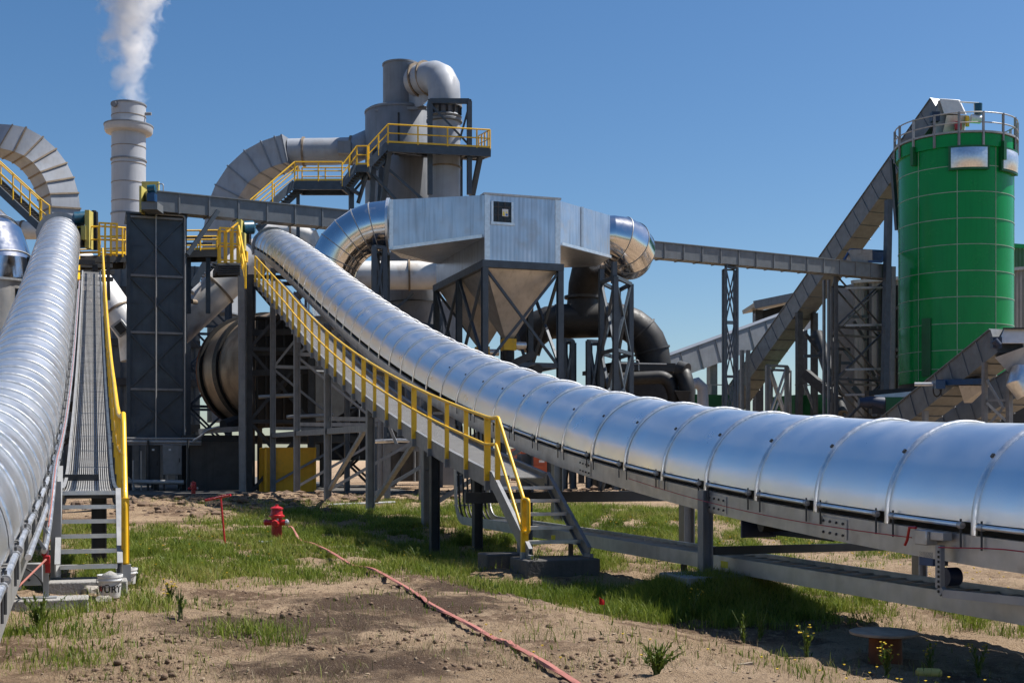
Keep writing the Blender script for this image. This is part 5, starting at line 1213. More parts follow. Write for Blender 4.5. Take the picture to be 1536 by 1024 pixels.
# inspection opening with a hazard sign
wl = nbox(737, 768, 301, 333, ZB_, .1); dq = (P(737, 301, ZB_)).dot(N)-q0
wq0, wq1 = q0+wq*.09, q0+wq*.365; wz0, wz1 = CH+(HOR-332)*ZB_/F, CH+(HOR-301)*ZB_/F
fr = T.part('opening', MB().sbox(wq0, wq1, t0-.02, t0-.004, wz0, wz1), 'window_dark')
T.part('opening_frame', MB().sbox(wq0-.06, wq1+.1, t0-.06, t0-.025, wz0-.12, wz0), 'galvanised_bright', parent=fr)
for u in (.02, .98): T.part('opening_frame', MB().sbox(wq0+(wq1-wq0)*u-.05, wq0+(wq1-wq0)*u+.05, t0-.06, t0-.025, wz0+.003, wz1), 'galvanised_bright', parent=fr)
for u in (.3, .62): T.part('mullion', MB().sbox(wq0+(wq1-wq0)*u-.03, wq0+(wq1-wq0)*u+.03, t0-.05, t0-.022, wz0, wz1), 'shadow_steel', parent=fr)
for u in (.35, .75): T.part('mullion', MB().sbox(wq0, wq1, t0-.045, t0-.021, wz0+(wz1-wz0)*u-.025, wz0+(wz1-wz0)*u+.025), 'shadow_steel', parent=fr)
sg = T.part('hazard_sign', MB().sbox(wq0+.5, wq0+.80, t0-.085, t0-.062, wz0+.28, wz0+.62), 'white_panel', parent=fr)
sgm = MB(); sgm.v = []
for k, (u, v_) in enumerate(((.57, .50), (.72, .50))):
    c = S(wq0+u, t0-.0865, wz0+v_-.03); sgm.add([c-N*.055-UP*.045, c+N*.055-UP*.045, c+UP*.06], [(0, 1, 2)])
T.part('hazard_triangle', sgm, 'sign_yellow', parent=sg, smooth=0)
sc_ = S(wq0+.72, t0-.087, wz0+.36); T.part('hazard_disc', MB().path([sc_, sc_-D*.003], .055, 16), 'sign_blue', parent=sg); T.part('hazard_disc', MB().obox(S(wq0+.575, t0-.087, wz0+.36), N*.05, D*.002, UP*.05), 'sign_yellow', parent=sg)
# hoppers
def hopper(qa_, qb_, ta_, tb_, ztop, zbot, s=.22):
    cq, ct = (qa_+qb_)/2, (ta_+tb_)/2
    return MB().hexa([S(cq-s, ct-s, zbot), S(cq+s, ct-s, zbot), S(cq+s, ct+s, zbot), S(cq-s, ct+s, zbot), S(qa_, ta_, ztop), S(qb_, ta_, ztop), S(qb_, tb_, ztop), S(qa_, tb_, ztop)])
zh1 = zb-.28; zh0 = CH+(HOR-506)*60/F
tm = (t0+t1)/2
T.part('hopper', hopper(q0+.1, q1-.1, t0+.15, tm-.05, zh1, zh0), 'hopper_sheet', smooth=0); T.part('hopper', hopper(q0+.1, q1-.1, tm+.05, t1-.15, zh1, zh0), 'hopper_sheet', smooth=0)
for tt in ((t0+tm)/2, (tm+t1)/2):
    c = S((q0+q1)/2, tt, zh0); T.part('rotary_valve', MB().obox(c-UP*.3, N*.32, D*.32, UP*.28), 'yellow'); T.part('valve_chute', MB().lathe(c-UP*2.0, [(.3, 0), (.3, 1.4)], 16), 'black')
    T.part('valve_motor', MB().path([c-UP*.3+N*.35, c-UP*.3+N*.9], .18, 14), 'galvanised_bright')
zbm = zb-.14
for q in (q0, q1): T.part('side_beam', MB().sbox(q-.14, q+.14, t0+.16, t1, zbm-.22, zbm+.13), 'blue_steel')
T.part('front_beam', MB().sbox(q0-.15, q1+.15, t0-.15, t0+.15, zbm-.2, zbm+.135), 'blue_steel'); T.part('rear_beam', MB().sbox(q0-.14, q1+.14, t1+.01, t1+.25, zbm-.2, zbm+.13), 'blue_steel')
T.part('dark_gap', MB().sbox(q0+.2, q0+.3, t0+.3, t1-.1, zb-.0-.02, zp), 'black')
lz = zbm-.21
for t in (t0, tm, t1):
    for q in (q0, q1): T.part('leg', MB().hbar(S(q, t, 0), S(q, t, lz), .28, .3, .03, ref=D), 'blue_steel', smooth=0)
zmid = CH+(HOR-548)*59/F
for q in (q0, q1):
    for a, b in ((t0, tm), (tm, t1)):
        T.bar('brace', S(q, a+.1, lz-.1), S(q, b-.1, zmid), .13, .13, 'blue_steel'); T.bar('brace', S(q+.01, b-.1, lz-.1), S(q+.01, a+.1, zmid), .13, .13, 'blue_steel'); T.bar('tie', S(q, a+.15, zmid), S(q, b-.15, zmid), .18, .2, 'blue_steel')
T.bar('brace', S(q0+.1, t0, lz-.1), S(q1-.1, t0, zmid), .12, .12, 'blue_steel'); T.bar('brace', S(q1-.1, t0+.01, lz-.1), S(q0+.1, t0+.01, zmid), .12, .12, 'blue_steel'); T.bar('tie', S(q0+.15, t0, zmid), S(q1-.15, t0, zmid), .2, .24, 'blue_steel')
T.bar('brace', S(q0+.1, t1, lz-.1), S(q1-.1, t1, zmid), .12, .12, 'blue_steel')
for i in range(6):
    u = t0+.9+i*1.25; T.part('gap_plate', MB().sbox(q0+.04, q0+.19, u, u+.5, zb+.04-.0, zp-.05), 'shadow_steel' if i else 'white_panel')
# screw conveyor and machinery below hoppers
T = Thing('screw_conveyor', 'dark trough conveyor slung below the silver hoppers', 'conveyor', S((q0+q1)/2, tm, 0))
T.part('trough', MB().bar(S((q0+q1)/2, t0-1.2, zh0-2.0), S((q0+q1)/2, t1+.5, zh0-2.0), .7, .7), 'shadow_steel'); T.part('motor', MB().path([S((q0+q1)/2, t0-1.3, zh0-1.8), S((q0+q1)/2, t0-2.1, zh0-1.8)], .25, 16), 'black')
T.part('guard', MB().bar(P(770, 545, 57), P(802, 530, 57), .35, .3), 'shadow_steel'); T.part('frame', MB().sbox(q0-.5, q1+.5, t0+.2, t0+.5, zmid-.9, zmid-.6), 'shadow_steel')
for q in (q0+.4, q1-.4): T.part('leg', MB().sbox(q-.1, q+.1, t0+.25, t0+.45, 0, zmid-.91), 'shadow_steel')
# left elbow support tower
T = Thing('support_tower', 'narrow dark blue braced tower under the left silver elbow', 'tower', foot(P(575, 735, 59)))
cs = [foot(P(x, 700, Z)) for x, Z in ((561, 58.6), (577, 58.9), (581, 61), (566, 60.7))]
lattice(T, [(c.x, c.y) for c in cs], 0, CH+(HOR-372)*59/F, 4, .22, .12, 'blue_steel')
# right support tower under the right elbow
T = Thing('support_tower', 'dark blue braced tower standing under the right silver elbow', 'tower', foot(P(925, 735, 62)))
cs = [foot(P(x, 700, Z)) for x, Z in ((902, 62.0), (923, 60), (946, 62.5), (927, 65))]
lattice(T, [(c.x, c.y) for c in cs], 0, CH+(HOR-424)*62/F, 3, .24, .12, 'blue_steel')
for x, Z, y in ((921, 60.2, 393), (902, 62.2, 404)): T.bar('upper_leg', P(x, 425, Z), P(x, y, Z), .24, .24, 'blue_steel')
T = Thing('support_tower', 'low dark braced trestle under the black duct, left of the right tower', 'tower', foot(P(890, 735, 68)))
cs = [foot(P(x, 700, Z)) for x, Z in ((882, 68), (899, 68.4), (902, 70), (885, 70))]
lattice(T, [(c.x, c.y) for c in cs], 0, CH+(HOR-511)*68/F, 2, .22, .11, 'blue_steel')
T = Thing('support_tower', 'low dark braced trestle right beside the hopper leg under the black duct', 'tower', foot(P(855, 735, 68)))
cs = [foot(P(x, 700, Z)) for x, Z in ((845, 68), (858, 68.4), (861, 70), (848, 70))]
lattice(T, [(c.x, c.y) for c in cs], 0, CH+(HOR-509)*68/F, 2, .22, .11, 'blue_steel')
# ---- lower grey cyclone cone behind
T = Thing('cyclone_cone', 'grey conical cyclone hanging behind the silver hoppers', 'cyclone', foot(P(618, 735, 80)))
c = foot(P(622, 735, 80)); z = lambda y: CH+(HOR-y)*80/F
T.part('cone', MB().lathe(c, [(.6, z(560)), (1.55, z(470)), (1.72, z(455)), (1.80, z(430)), (1.80, z(395))], 40), 'tower_grey')
T.part('seam', MB().ring(c+UP*z(455), UP, 1.68, 1.78, .08), 'shadow_steel'); T.bar('strut', P(575, 478, 77), P(662, 492, 77), .25, .3, 'blue_steel'); T.bar('strut', P(585, 470, 77), P(620, 440, 77.5), .15, .15, 'blue_steel'); T.bar('brace', P(650, 455, 77), P(640, 500, 77), .14, .14, 'blue_steel')
for x in (588, 660): T.bar('leg', P(x, 470, 78), P(x, 735, 78), .3, .3, 'blue_steel')
b = nbox(648, 690, 450, 620, 84, 3)
single('grey_casing', MB().sbox(*b[:4], 0, b[5]), 'tower_grey', 'plain grey sheet casing seen between the silver hoppers and the cone', 'casing', S(b[0], b[2], 0))
# ---- black fan ducting
T = Thing('fan_duct', 'matt black fan duct with a tee and a big elbow below the silver box', 'duct', foot(P(875, 735, 70)))
zf = 70
T.part('neck', MB().path([P(888, 378, 69.0), P(886, 404, 69.2), P(876, 430, 69.7), P(874, 446, 70), P(874, 470, 70)], [1.05, 1.05, .9, .85, .95], 28), 'black_duct')
T.part('neck_flange', MB().ring(P(874, 446, 70), UP, .8, 1.05, .15), 'shadow_steel')
T.part('tee', MB().path([P(832, 482, 70), P(842, 482, 70), P(905, 480, 70), P(918, 480, 70)], [.98, .98, .98, .98], 30), 'black_duct')
T.part('neck_cone', MB().path([P(874, 444, 70), P(874, 478, 70)], [.85, 1.0], 28), 'black_duct')
pts = arc(P(918, 542, 70), X, UP, 62*70/F, 90, 0, 6)+[P(980, 556, 70)]
rl_ = T.part('right_elbow', MB().path(pts, [.98]*7+[1.0], 30), 'black_duct', smooth=15)
for i in (1, 3, 5): T.part('elbow_band', MB().ring(pts[i], pts[i+1]-pts[i-1], .95, 1.05, .10), 'shadow_steel', parent=rl_)
pts = arc(P(838, 535, 70), -X, UP, 53*70/F, 90, 10, 5)
T.part('left_elbow', MB().path([P(842, 482, 70)]+pts, .95, 30), 'black_duct', smooth=15)
T = Thing('black_machine', 'matt black fan housing with thick pipes right of the braced tower', 'machine', foot(P(980, 735, 69)))
b = nbox(925, 1010, 556, 735, 68, 4)
T.part('housing', MB().sbox(*b[:4], 0, b[5]), 'black_duct'); T.part('lid', MB().sbox(b[0]-.3, b[1]+.3, b[2]-.3, b[3]+.3, b[5]+.01, b[5]+.25), 'black'); T.part('lid', MB().sbox(b[0]-.1, b[1]+.1, b[2]-.1, b[3], b[5]+.26, b[5]+.5), 'black')
T.pipe('pipe', bent([P(900, 570, 66.5), P(1000, 557+8, 66.5), P(1012, 590, 66.5), P(1012, 640, 66.5)], 8, 1.2), .36, 'black_duct', 20); T.pipe('pipe', bent([P(1030, 650, 66), P(1030, 575, 66), P(1024, 556, 66.5), P(1016, 575, 67)], 6, .5), .42, 'black_duct', 20)
T.part('outlet', MB().path([P(1018, 552, 66.5), P(1030, 556, 66.2)], [.42, .42], 20), 'shadow_steel'); T.part('wedge', MB().hexa([P(1012, 586, 65.5), P(1036, 586, 65.5), P(1030, 606, 65.6), P(1022, 606, 65.6), P(1012, 584, 66.5), P(1036, 584, 66.5), P(1030, 604, 66.5), P(1022, 604, 66.5)]), 'black')
T.tube('handrail', P(930, 545, 67), P(1000, 546, 67), .035, 'pale_steel'); T.pipe('handrail', bent([P(950, 556, 67), P(950, 540, 67), P(958, 540, 67), P(958, 556, 67)], 4, .12), .035, 'pale_steel', 8)
# ---- generic machinery in the dark bay, under the long conveyor
def machine(xl, xr, yt, yb, Z, dep, m_, label, name='machine_block', extra=0):
    b = nbox(xl, xr, yt, yb, Z, dep); T = Thing(name, label, 'machine', S((b[0]+b[1])/2, b[2], 0)); T.part('body', MB().sbox(*b[:4], b[4], b[5]), m_, bevel=.03)
    w_ = b[1]-b[0]
    for i in range(3): q = b[0]+w_*(.15+.3*i); T.part('rib', MB().sbox(q-.05, q+.05, b[2]-.12, b[2]-.004, b[4], b[5]), 'shadow_steel')
    T.part('flange', MB().sbox(b[0]-.08, b[1]+.08, b[2]-.1, b[3]+.1, b[5]+.003, b[5]+.12), 'shadow_steel')
    T.tube('pipe', S(b[0]+w_*.2, b[2]-.3, b[5]*.7), S(b[1]+1, b[2]-.3, b[5]*.7), .09, 'grey_steel'); T.tube('pipe', S(b[0]+w_*.7, b[2]-.35, b[4]), S(b[0]+w_*.7, b[2]-.35, b[5]+1), .08, 'grey_steel')
    for q in (b[0]+.15, b[1]-.15): T.part('leg', MB().sbox(q-.12, q+.12, b[2]+.1, b[2]+.34, 0, b[4]-.002), 'shadow_steel')
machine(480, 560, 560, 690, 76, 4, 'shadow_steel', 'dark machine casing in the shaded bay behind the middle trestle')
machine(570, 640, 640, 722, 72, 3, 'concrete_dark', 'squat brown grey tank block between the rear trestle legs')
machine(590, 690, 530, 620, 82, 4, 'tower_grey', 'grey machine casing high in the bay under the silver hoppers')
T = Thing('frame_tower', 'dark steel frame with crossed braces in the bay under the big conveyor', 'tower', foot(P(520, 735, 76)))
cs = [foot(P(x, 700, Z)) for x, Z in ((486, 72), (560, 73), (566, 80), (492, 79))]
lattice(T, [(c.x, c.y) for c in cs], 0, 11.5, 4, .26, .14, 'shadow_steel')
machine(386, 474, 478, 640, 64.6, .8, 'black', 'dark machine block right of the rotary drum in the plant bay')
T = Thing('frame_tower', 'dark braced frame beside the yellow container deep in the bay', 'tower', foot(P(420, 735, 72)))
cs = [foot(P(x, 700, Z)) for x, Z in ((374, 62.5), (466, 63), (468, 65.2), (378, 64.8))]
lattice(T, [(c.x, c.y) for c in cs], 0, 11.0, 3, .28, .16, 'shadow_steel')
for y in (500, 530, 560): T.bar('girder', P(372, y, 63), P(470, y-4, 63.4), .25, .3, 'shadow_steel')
for px, py, l_ in ((388, 595, 60), (430, 625, 70)): T.tube('pipe', P(px, py, 62.6), P(px+l_, py-3, 62.8), .10, 'pale_steel')
T = Thing('drain_pipe', 'thin yellow post with a galvanised pipe behind the portal trestle', 'post', foot(P(565, 735, 66)))
T.bar('post', P(565, 630, 66), P(565, 735, 66), .10, .10, 'yellow'); T.tube('pipe', P(576, 620, 67), P(576, 735, 67), .12, 'shadow_steel')
T = Thing('cross_frame', 'dark low frame of beams carrying pipes between the rear trestle legs', 'pipe frame', foot(P(600, 735, 55)))
T.bar('beam', P(576, 671, 50), P(640, 671, 50), .25, .3, 'grey_steel'); T.bar('post', P(581, 671, 50), P(581, 757, 50), .22, .22, 'grey_steel'); T.bar('post', P(631, 671, 50), P(631, 755, 50), .12, .12, 'grey_steel')
T.bar('brace', P(584, 640, 50.2), P(597, 671, 50.2), .12, .12, 'pale_steel'); T.pipe('pipe', [P(560, 662, 50.5), P(600, 660, 50.5), P(640, 662, 50.5)], .08, 'galvanised_bright', 8)
# ================================================================== right hand plant
def lean_conveyor(name, label, a, b, w, h, ribs, material='drag_grey', ribmat=None, grp=None):
    T = Thing(name, label, 'conveyor', foot(Vector(a)), grp); boxrun(T, 'trough', a, b, w, h, material, ribs, ribmat, rs=.05); return T
top = P(1412, 170, 96.5); botx = top+D*36.0; bot = Vector((botx.x, botx.y, 4.2))
dl = bot-top
k0 = P(1092, 615, 125.5)
top = top+(top-k0).normalized()*.6
TI = lean_conveyor('inclined_conveyor', 'steep grey box conveyor climbing to the top of the green silo', k0, top, 2.0, 1.75, 26, 'drag_grey')
dv = (top-k0).normalized()
TI.part('head_box', MB().hexa([P(1398, 205, 94.6), P(1444, 210, 94.6), P(1446, 210, 98), P(1400, 205, 98), P(1407, 151, 94.6), P(1432, 151, 94.6), P(1436, 151, 98), P(1411, 151, 98)]), 'pale_steel', bevel=.04)
TI.part('head_hood', MB().hexa([P(1416, 171, 94.2), P(1449, 172, 94.2), P(1450, 172, 98), P(1418, 171, 98), P(1409, 148, 94.3), P(1438, 150, 94.3), P(1440, 150, 98), P(1411, 148, 98)]), 'white_panel', bevel=.03)
TI.part('outlet_chute', MB().hexa([P(1412, 209, 94.4), P(1444, 209, 94.4), P(1446, 209, 97), P(1414, 209, 97), P(1420, 173, 94.0), P(1450, 173, 94.0), P(1451, 173, 97.5), P(1422, 173, 97.5)]), 'hopper_sheet')
TI.part('red_box', MB().obox(P(1437, 189, 93.7), X*.22, Y*.15, UP*.32), 'red'); TI.part('yellow_bracket', MB().bar(P(1451, 174, 93.8), P(1451, 190, 93.8), .25, .15), 'yellow')
TI.part('gearbox', MB().path([P(1456, 178, 94), P(1471, 180, 94)], [.35, .3], 14), 'white_panel'); TI.part('motor', MB().path([P(1467, 172, 94), P(1467, 156, 94)], [.3, .32], 18), 'teal'); TI.tube('rod', P(1438, 153, 94.4), P(1468, 155, 94), .06, 'white_panel')
TI.part('motor_box', MB().obox(P(1402, 176, 94.4), X*.3, Y*.3, UP*.35), 'navy')
for px, Z in ((1210, 112),):
    u = 0
    lo, hi = 0.0, 1.0
    for _ in range(40):
        u = (lo+hi)/2; p = k0.lerp(top, u)
        if 768+F*p.x/p.y < px: lo = u
        else: hi = u
    p = k0.lerp(top, u)
    for s in (-.8, .8): TI.bar('support_leg', foot(p)+N*s, p+N*s-UP*1.1, .5 if px == 1210 else .35, .5 if px == 1210 else .35, 'blue_steel' if px > 1210 else 'shadow_steel')
TI.bar('support_brace', P(1338, 240, 98.5), P(1346, 345, 98.5), .3, .3, 'blue_steel')
# silo
cs_ = P(1433, 735, 96); cs_.z = 0; rs_ = 82*96/F; z = lambda y: CH+(HOR-y)*96/F
T = Thing('green_silo', 'big glossy green silo with a railed top at the right', 'silo', cs_)
zlo, zhi = z(577), z(228)
T.part('shell', MB().lathe(cs_, [(rs_, zlo), (rs_, zhi), (rs_*.97, zhi+.1), (rs_*.4, zhi+.3), (.01, zhi+.35)], 72), 'green')
n = 9
for i in range(n):
    y = 690-(690-[247, 286, 326, 365, 405, 444, 484, 524, 552][i])/1.048; T.part('hoop_seam', MB().ring(cs_+UP*z(y), UP, rs_*.99, rs_+.03, .055, 72), 'seam_green')
for i, a_ in enumerate(range(0, 360, 40)):
    dr = Vector((math.cos(R(a_+12)), math.sin(R(a_+12)), 0)); T.part('upright_seam', MB().obox(cs_+dr*rs_+UP*(zlo+zhi)/2, dr*.025, dr.cross(UP)*.025, UP*((zhi-zlo)/2)), 'seam_green')
T.part('top_ring', MB().ring(cs_+UP*(zhi-.15), UP, rs_*.98, rs_+.18, .9, 72), 'green'); T.part('eave', MB().ring(cs_+UP*(zhi+.42), UP, rs_*.9, rs_+.30, .14, 72), 'pale_steel')
for i in range(16):
    a_ = R(i*22.5+6); dr = Vector((math.cos(a_), math.sin(a_), 0)); p = cs_+dr*(rs_+.25)+UP*(zhi+.3)
    T.bar('rail_post', p-UP*.9, p+UP*1.6, .14, .14, 'grey_steel' if i % 3 else 'pale_steel')
    if i % 4 == 1: T.part('lug', MB().obox(cs_+dr*(rs_+.25)+UP*(zhi-.9), dr*.2, dr.cross(UP)*.14, UP*.7), 'green_dark')
for h_ in (1.85, 1.1):
    T.part('top_rail', MB().path([cs_+Vector((math.cos(R(a_)), math.sin(R(a_)), 0))*(rs_+.25)+UP*(zhi+h_-.0) for a_ in range(0, 361, 8)], .05, 8, caps=False), 'pale_steel')
for a_, pw in ((-97, .33), (-47, .30)):
    u0, u1 = R(a_)-pw, R(a_)+pw
    def arcp(r_, zz, m_=8): return [cs_+Vector((math.cos(u0+(u1-u0)*i/m_), math.sin(u0+(u1-u0)*i/m_), 0))*r_+UP*zz for i in range(m_+1)]
    zz0, zz1 = z(690-(690-251)/1.048), z(690-(690-221)/1.048)
    fr = T.part('panel_frame', MB().loft([arcp(rs_+.02, zz0-.15)+arcp(rs_+.30, zz0-.15)[::-1], arcp(rs_+.02, zz1+.15)+arcp(rs_+.30, zz1+.15)[::-1]]), 'green_dark')
    g1_ = []; 
    for j in range(7):
        v = j/6; row = []
        for i in range(9):
            u = i/8; bl = .20*(4*u*(1-u))*(4*v*(1-v)); aa = u0+(u1-u0)*(.06+.88*u); row.append(cs_+Vector((math.cos(aa), math.sin(aa), 0))*(rs_+.33+bl)+UP*(zz0+(zz1-zz0)*v))
        g1_.append(row)
    T.part('relief_panel', MB().loft(g1_, closed=False, caps=False), 'galvanised_bright', parent=fr, smooth=80)
dr = Vector((math.cos(R(-138)), math.sin(R(-138)), 0)); 
T.part('ladder_door', MB().obox(cs_+dr*(rs_+.05)+UP*(z(568)+z(484))/2, dr*.10, dr.cross(UP)*.36, UP*((z(484)-z(568))/2)), 'green_dark')
T.part('base_ring', MB().ring(cs_+UP*(zlo-.2), UP, rs_*.7, rs_*.98, .45, 60), 'shadow_steel'); T.part('base_skirt', MB().lathe(cs_, [(rs_*.6, 0), (rs_*.6, zlo-.2)], 40), 'shadow_steel')
T.part('pale_edge', MB().bar(P(1312, 596, 91), P(1390, 588, 91), .2, .35), 'white_panel'); T.part('deck', MB().bar(P(1300, 590, 92), P(1395, 584, 92), 1.0, .4), 'black')
T = Thing('silo_drive', 'dark motor with a green guard below the silo on its left side', 'drive', foot(P(1330, 735, 90)))
T.part('motor', MB().path([P(1288, 603, 89), P(1305, 603, 89), P(1324, 606, 89)], [.3, .45, .55], 18), 'navy'); T.part('guard', MB().obox(P(1345, 608, 89.5), X*1.1, Y*.4, UP*.6), 'green_dark'); T.part('gearbox', MB().obox(P(1316, 610, 89), X*.5, Y*.4, UP*.5), 'black')
T.part('plate', MB().obox(P(1356, 609, 89.0), X*.18, Y*.05, UP*.3), 'white_panel'); T.part('frame', MB().bar(P(1285, 628, 90), P(1365, 626, 90), .5, .3), 'shadow_steel')
for x in (1296, 1350): T.bar('leg', P(x, 628, 90), P(x, 724, 90), .3, .3, 'shadow_steel')
# drag conveyor end and lattice support
T = Thing('lattice_tower', 'square dark lattice tower carrying the end of the long box conveyor near the silo', 'lattice tower', foot(P(1290, 735, 95)))
cs = [foot(P(x, 700, Z)) for x, Z in ((1254, 93), (1328, 95.5), (1318, 101), (1250, 99))]
lattice(T, [(c.x, c.y) for c in cs], 0, CH+(HOR-418)*95/F, 4, .24, .11, 'shadow_steel', faces=(0, 2, 3))
for x, Z in ((1243, 96), (1236, 97)): T.bar('side_post', P(x, 420, Z), P(x, 720, Z), .18, .2, 'drag_grey')
for y in (432, 488, 554, 592): T.bar('pale_beam', P(1268, y, 92.8), P(1328, y-1, 95.2), .12, .16, 'pale_steel')
T.bar('main_post', P(1333, 300, 94), P(1326, 628, 94), .45, .45, 'blue_steel'); T.bar('main_post', P(1339, 400, 95), P(1336, 620, 95), .35, .35, 'grey_steel')
T = Thing('lattice_mast', 'slim dark lattice mast holding up the long box conveyor against the sky', 'lattice mast', foot(P(1095, 735, 88)))
pm_ = dragp(1095); cs = [Vector((pm_.x+dx, pm_.y+dy, 0)) for dx, dy in ((-.42, -.7), (.42, -.5), (.42, .6), (-.42, .4))]
lattice(T, [(c.x, c.y) for c in cs], 0, pm_.z-.75, 4, .15, .075, 'blue_steel', faces=(0, 2))
T.bar('cap_beam', cs[0]+UP*(pm_.z-.65), cs[2]+UP*(pm_.z-.6), .2, .2, 'blue_steel')
T = Thing('work_platform', 'small blue edged work platform on top of the long box conveyor', 'platform', foot(P(1300, 735, 97)))
T.part('box', MB().obox(P(1289, 386, 94.5), X*.82, Y*.6, UP*.5), 'concrete'); T.part('tray', MB().hexa([P(1302, 393, 94), P(1322, 393, 94), P(1328, 380, 98), P(1304, 378, 98), P(1302, 391, 94), P(1322, 391, 94), P(1328, 378, 98), P(1304, 376, 98)]), 'navy')
for a, b in (((1266, 390, 94), (1276, 374, 95)), ((1276, 374, 95), (1330, 377, 96)), ((1330, 377, 96), (1322, 393, 94)), ((1302, 392, 93.9), (1322, 393, 93.9))): T.bar('edge', P(*a), P(*b), .14, .14, 'blue')
# grey clad building behind, with roof line
b = nbox(1281, 1378, 425, 735, 112, 4)
T = Thing('clad_building', 'brown grey metal clad building behind the lattice tower', 'building', S((b[0]+b[1])/2, b[2], 0))
q0_, q1_ = b[0], b[1]+12; zz = b[5]
T.part('wall', MB().hexa([S(q0_, b[2], 0), S(q1_, b[2], 0), S(q1_, b[3], 0), S(q0_, b[3], 0), S(q0_, b[2], zz), S(q1_, b[2], zz+2.2), S(q1_, b[3], zz+2.2), S(q0_, b[3], zz)]), 'cladding', smooth=0)
T.part('roof_edge', MB().bar(S(q0_-.3, b[2]-.2, zz+.1), S(q1_, b[2]-.2, zz+2.3), .5, .3), 'pale_steel')
for q in (q0_+1.5, q0_+3, q0_+4.6): T.part('post', MB().sbox(q-.14, q+.14, b[2]-.35, b[2]-.06, 0, zz), 'shadow_steel')
for y in (460, 523): zz_ = CH+(HOR-y)*112/F; T.part('girt', MB().sbox(q0_+3.3, q0_+6.4, b[2]-.5, b[2]-.36, zz_-.15, zz_+.15), 'black')
b = nbox(1521, 1640, 372, 735, 125, 5)
T = Thing('green_building', 'dark green clad building at the right edge beyond the silo', 'building', S(b[0], b[2], 0))
T.part('wall', MB().sbox(b[0], b[1], b[2], b[3], 0, b[5]), 'cladding_green'); T.part('roof_edge', MB().sbox(b[0]-.2, b[1], b[2]-.3, b[2]-.01, b[5], b[5]+.4), 'green')
# shelter frame
T = Thing('open_shelter', 'open dark steel shelter with a sloping roof behind the inclined conveyor', 'shelter', foot(P(1165, 735, 132)))
r0, r1 = P(1122, 463, 145), P(1205, 446, 145)
T.part('roof', MB().bar(r0, r1, 7, .45), 'drag_grey', smooth=0); T.part('fascia', MB().bar(r0-Y*3.6+UP*.0, r1-Y*3.6, .2, .9), 'grey_steel', smooth=0)
T.part('eave_beam', MB().bar(r0-UP*.9+X*1, r1-UP*.9, .5, 1.0), 'black', smooth=0)
for x in (1137, 1203): T.bar('post', P(x, 465, 145), P(x, 740, 145), 1.0, .8, 'shadow_steel')
T.tube('downpipe', P(1131, 470, 141), P(1131, 560, 141), .12, 'grey_steel')
# pale covered conveyor
TC = lean_conveyor('inclined_conveyor', 'pale grey covered conveyor rising gently behind the slim mast', P(990, 556, 120), P(1215, 473, 130), 1.7, 2.35, 9, 'duct_grey', 'tower_grey', None)
for x in (1068, 1121): TC.bar('support_leg', P(x, 535, 124), P(x, 735, 124), .8 if x < 1100 else .3, .8 if x < 1100 else .3, 'grey_steel')
T = Thing('scaffold', 'lit grey pipe scaffold beneath the steep conveyor foot', 'scaffold', foot(P(1160, 735, 108)))
cs = [foot(P(x, 700, Z)) for x, Z in ((1151, 106), (1180, 107), (1184, 112), (1156, 111))]
lattice(T, [(c.x, c.y) for c in cs], 0, CH+(HOR-548)*106/F, 2, .3, .16, 'drag_grey', mat2='pale_steel')
for x in (1122, 1113): T.bar('side_post', P(x, 525, 106), P(x, 720, 106), .3, .3, 'drag_grey')
spipe('vent_pipe', 'bent pale vent pipe standing right of the black fan housing', [P(1034, 578, 88), P(1046, 574, 88), P(1054, 582, 88), P(1055, 640, 88), P(1055, 725, 88)], .42, 'duct_grey', ((3, .1),))
for i, (xl, xr, yt, lab) in enumerate(((1036, 1096, 591, 'green machine body low behind the bent vent pipe'), (1192, 1222, 592, 'green machine body low beneath the steep conveyor'), (1242, 1290, 590, 'green machine body low inside the lattice tower'))):
    b = nbox(xl, xr, yt, 735, 118, 4); T = Thing('green_machine', lab, 'machine', S(b[0], b[2], 0), 'green machines behind the conveyor'); T.part('body', MB().sbox(*b[:4], 3.0, b[5]), 'green_dark'); T.part('frame', MB().sbox(b[0], b[1], b[2]+.2, b[3], 0, 2.99), 'shadow_steel')
    T.part('rail', MB().sbox(b[0], b[1], b[2]-.1, b[2]-.02, b[5]+.9, b[5]+1.0), 'pale_steel')
    for u in (.1, .5, .9): q = b[0]+(b[1]-b[0])*u; T.part('post', MB().sbox(q-.05, q+.05, b[2]-.1, b[2]-.025, b[5]+.003, b[5]+.9), 'pale_steel')
# dense pipework between
T = Thing('machine_stand', 'tangle of dark struts and ducts beneath the lattice tower beside the silo', 'machine stand', foot(P(1260, 735, 104)))
for i in range(26):
    x = 1205+random.random()*125; y = 470+random.random()*150; a_ = random.choice((0, 1, 2)); Z = 102+random.random()*8
    e = {0: (x+random.uniform(15, 40), y+random.uniform(-3, 3)), 1: (x+random.uniform(-2, 2), y+random.uniform(30, 80)), 2: (x+random.uniform(15, 30), y+random.uniform(20, 45))}[a_]
    T.bar('strut', P(x, y, Z), P(e[0], e[1], Z), .22, .25, random.choice(('shadow_steel', 'shadow_steel', 'drag_grey', 'blue_steel')))
T.part('duct', MB().path([P(1225, 500, 110), P(1245, 560, 108), P(1262, 620, 106)], .55, 16), 'shadow_steel'); T.part('duct', MB().bar(P(1208, 560, 108), P(1256, 600, 106), .8, .8), 'shadow_steel')
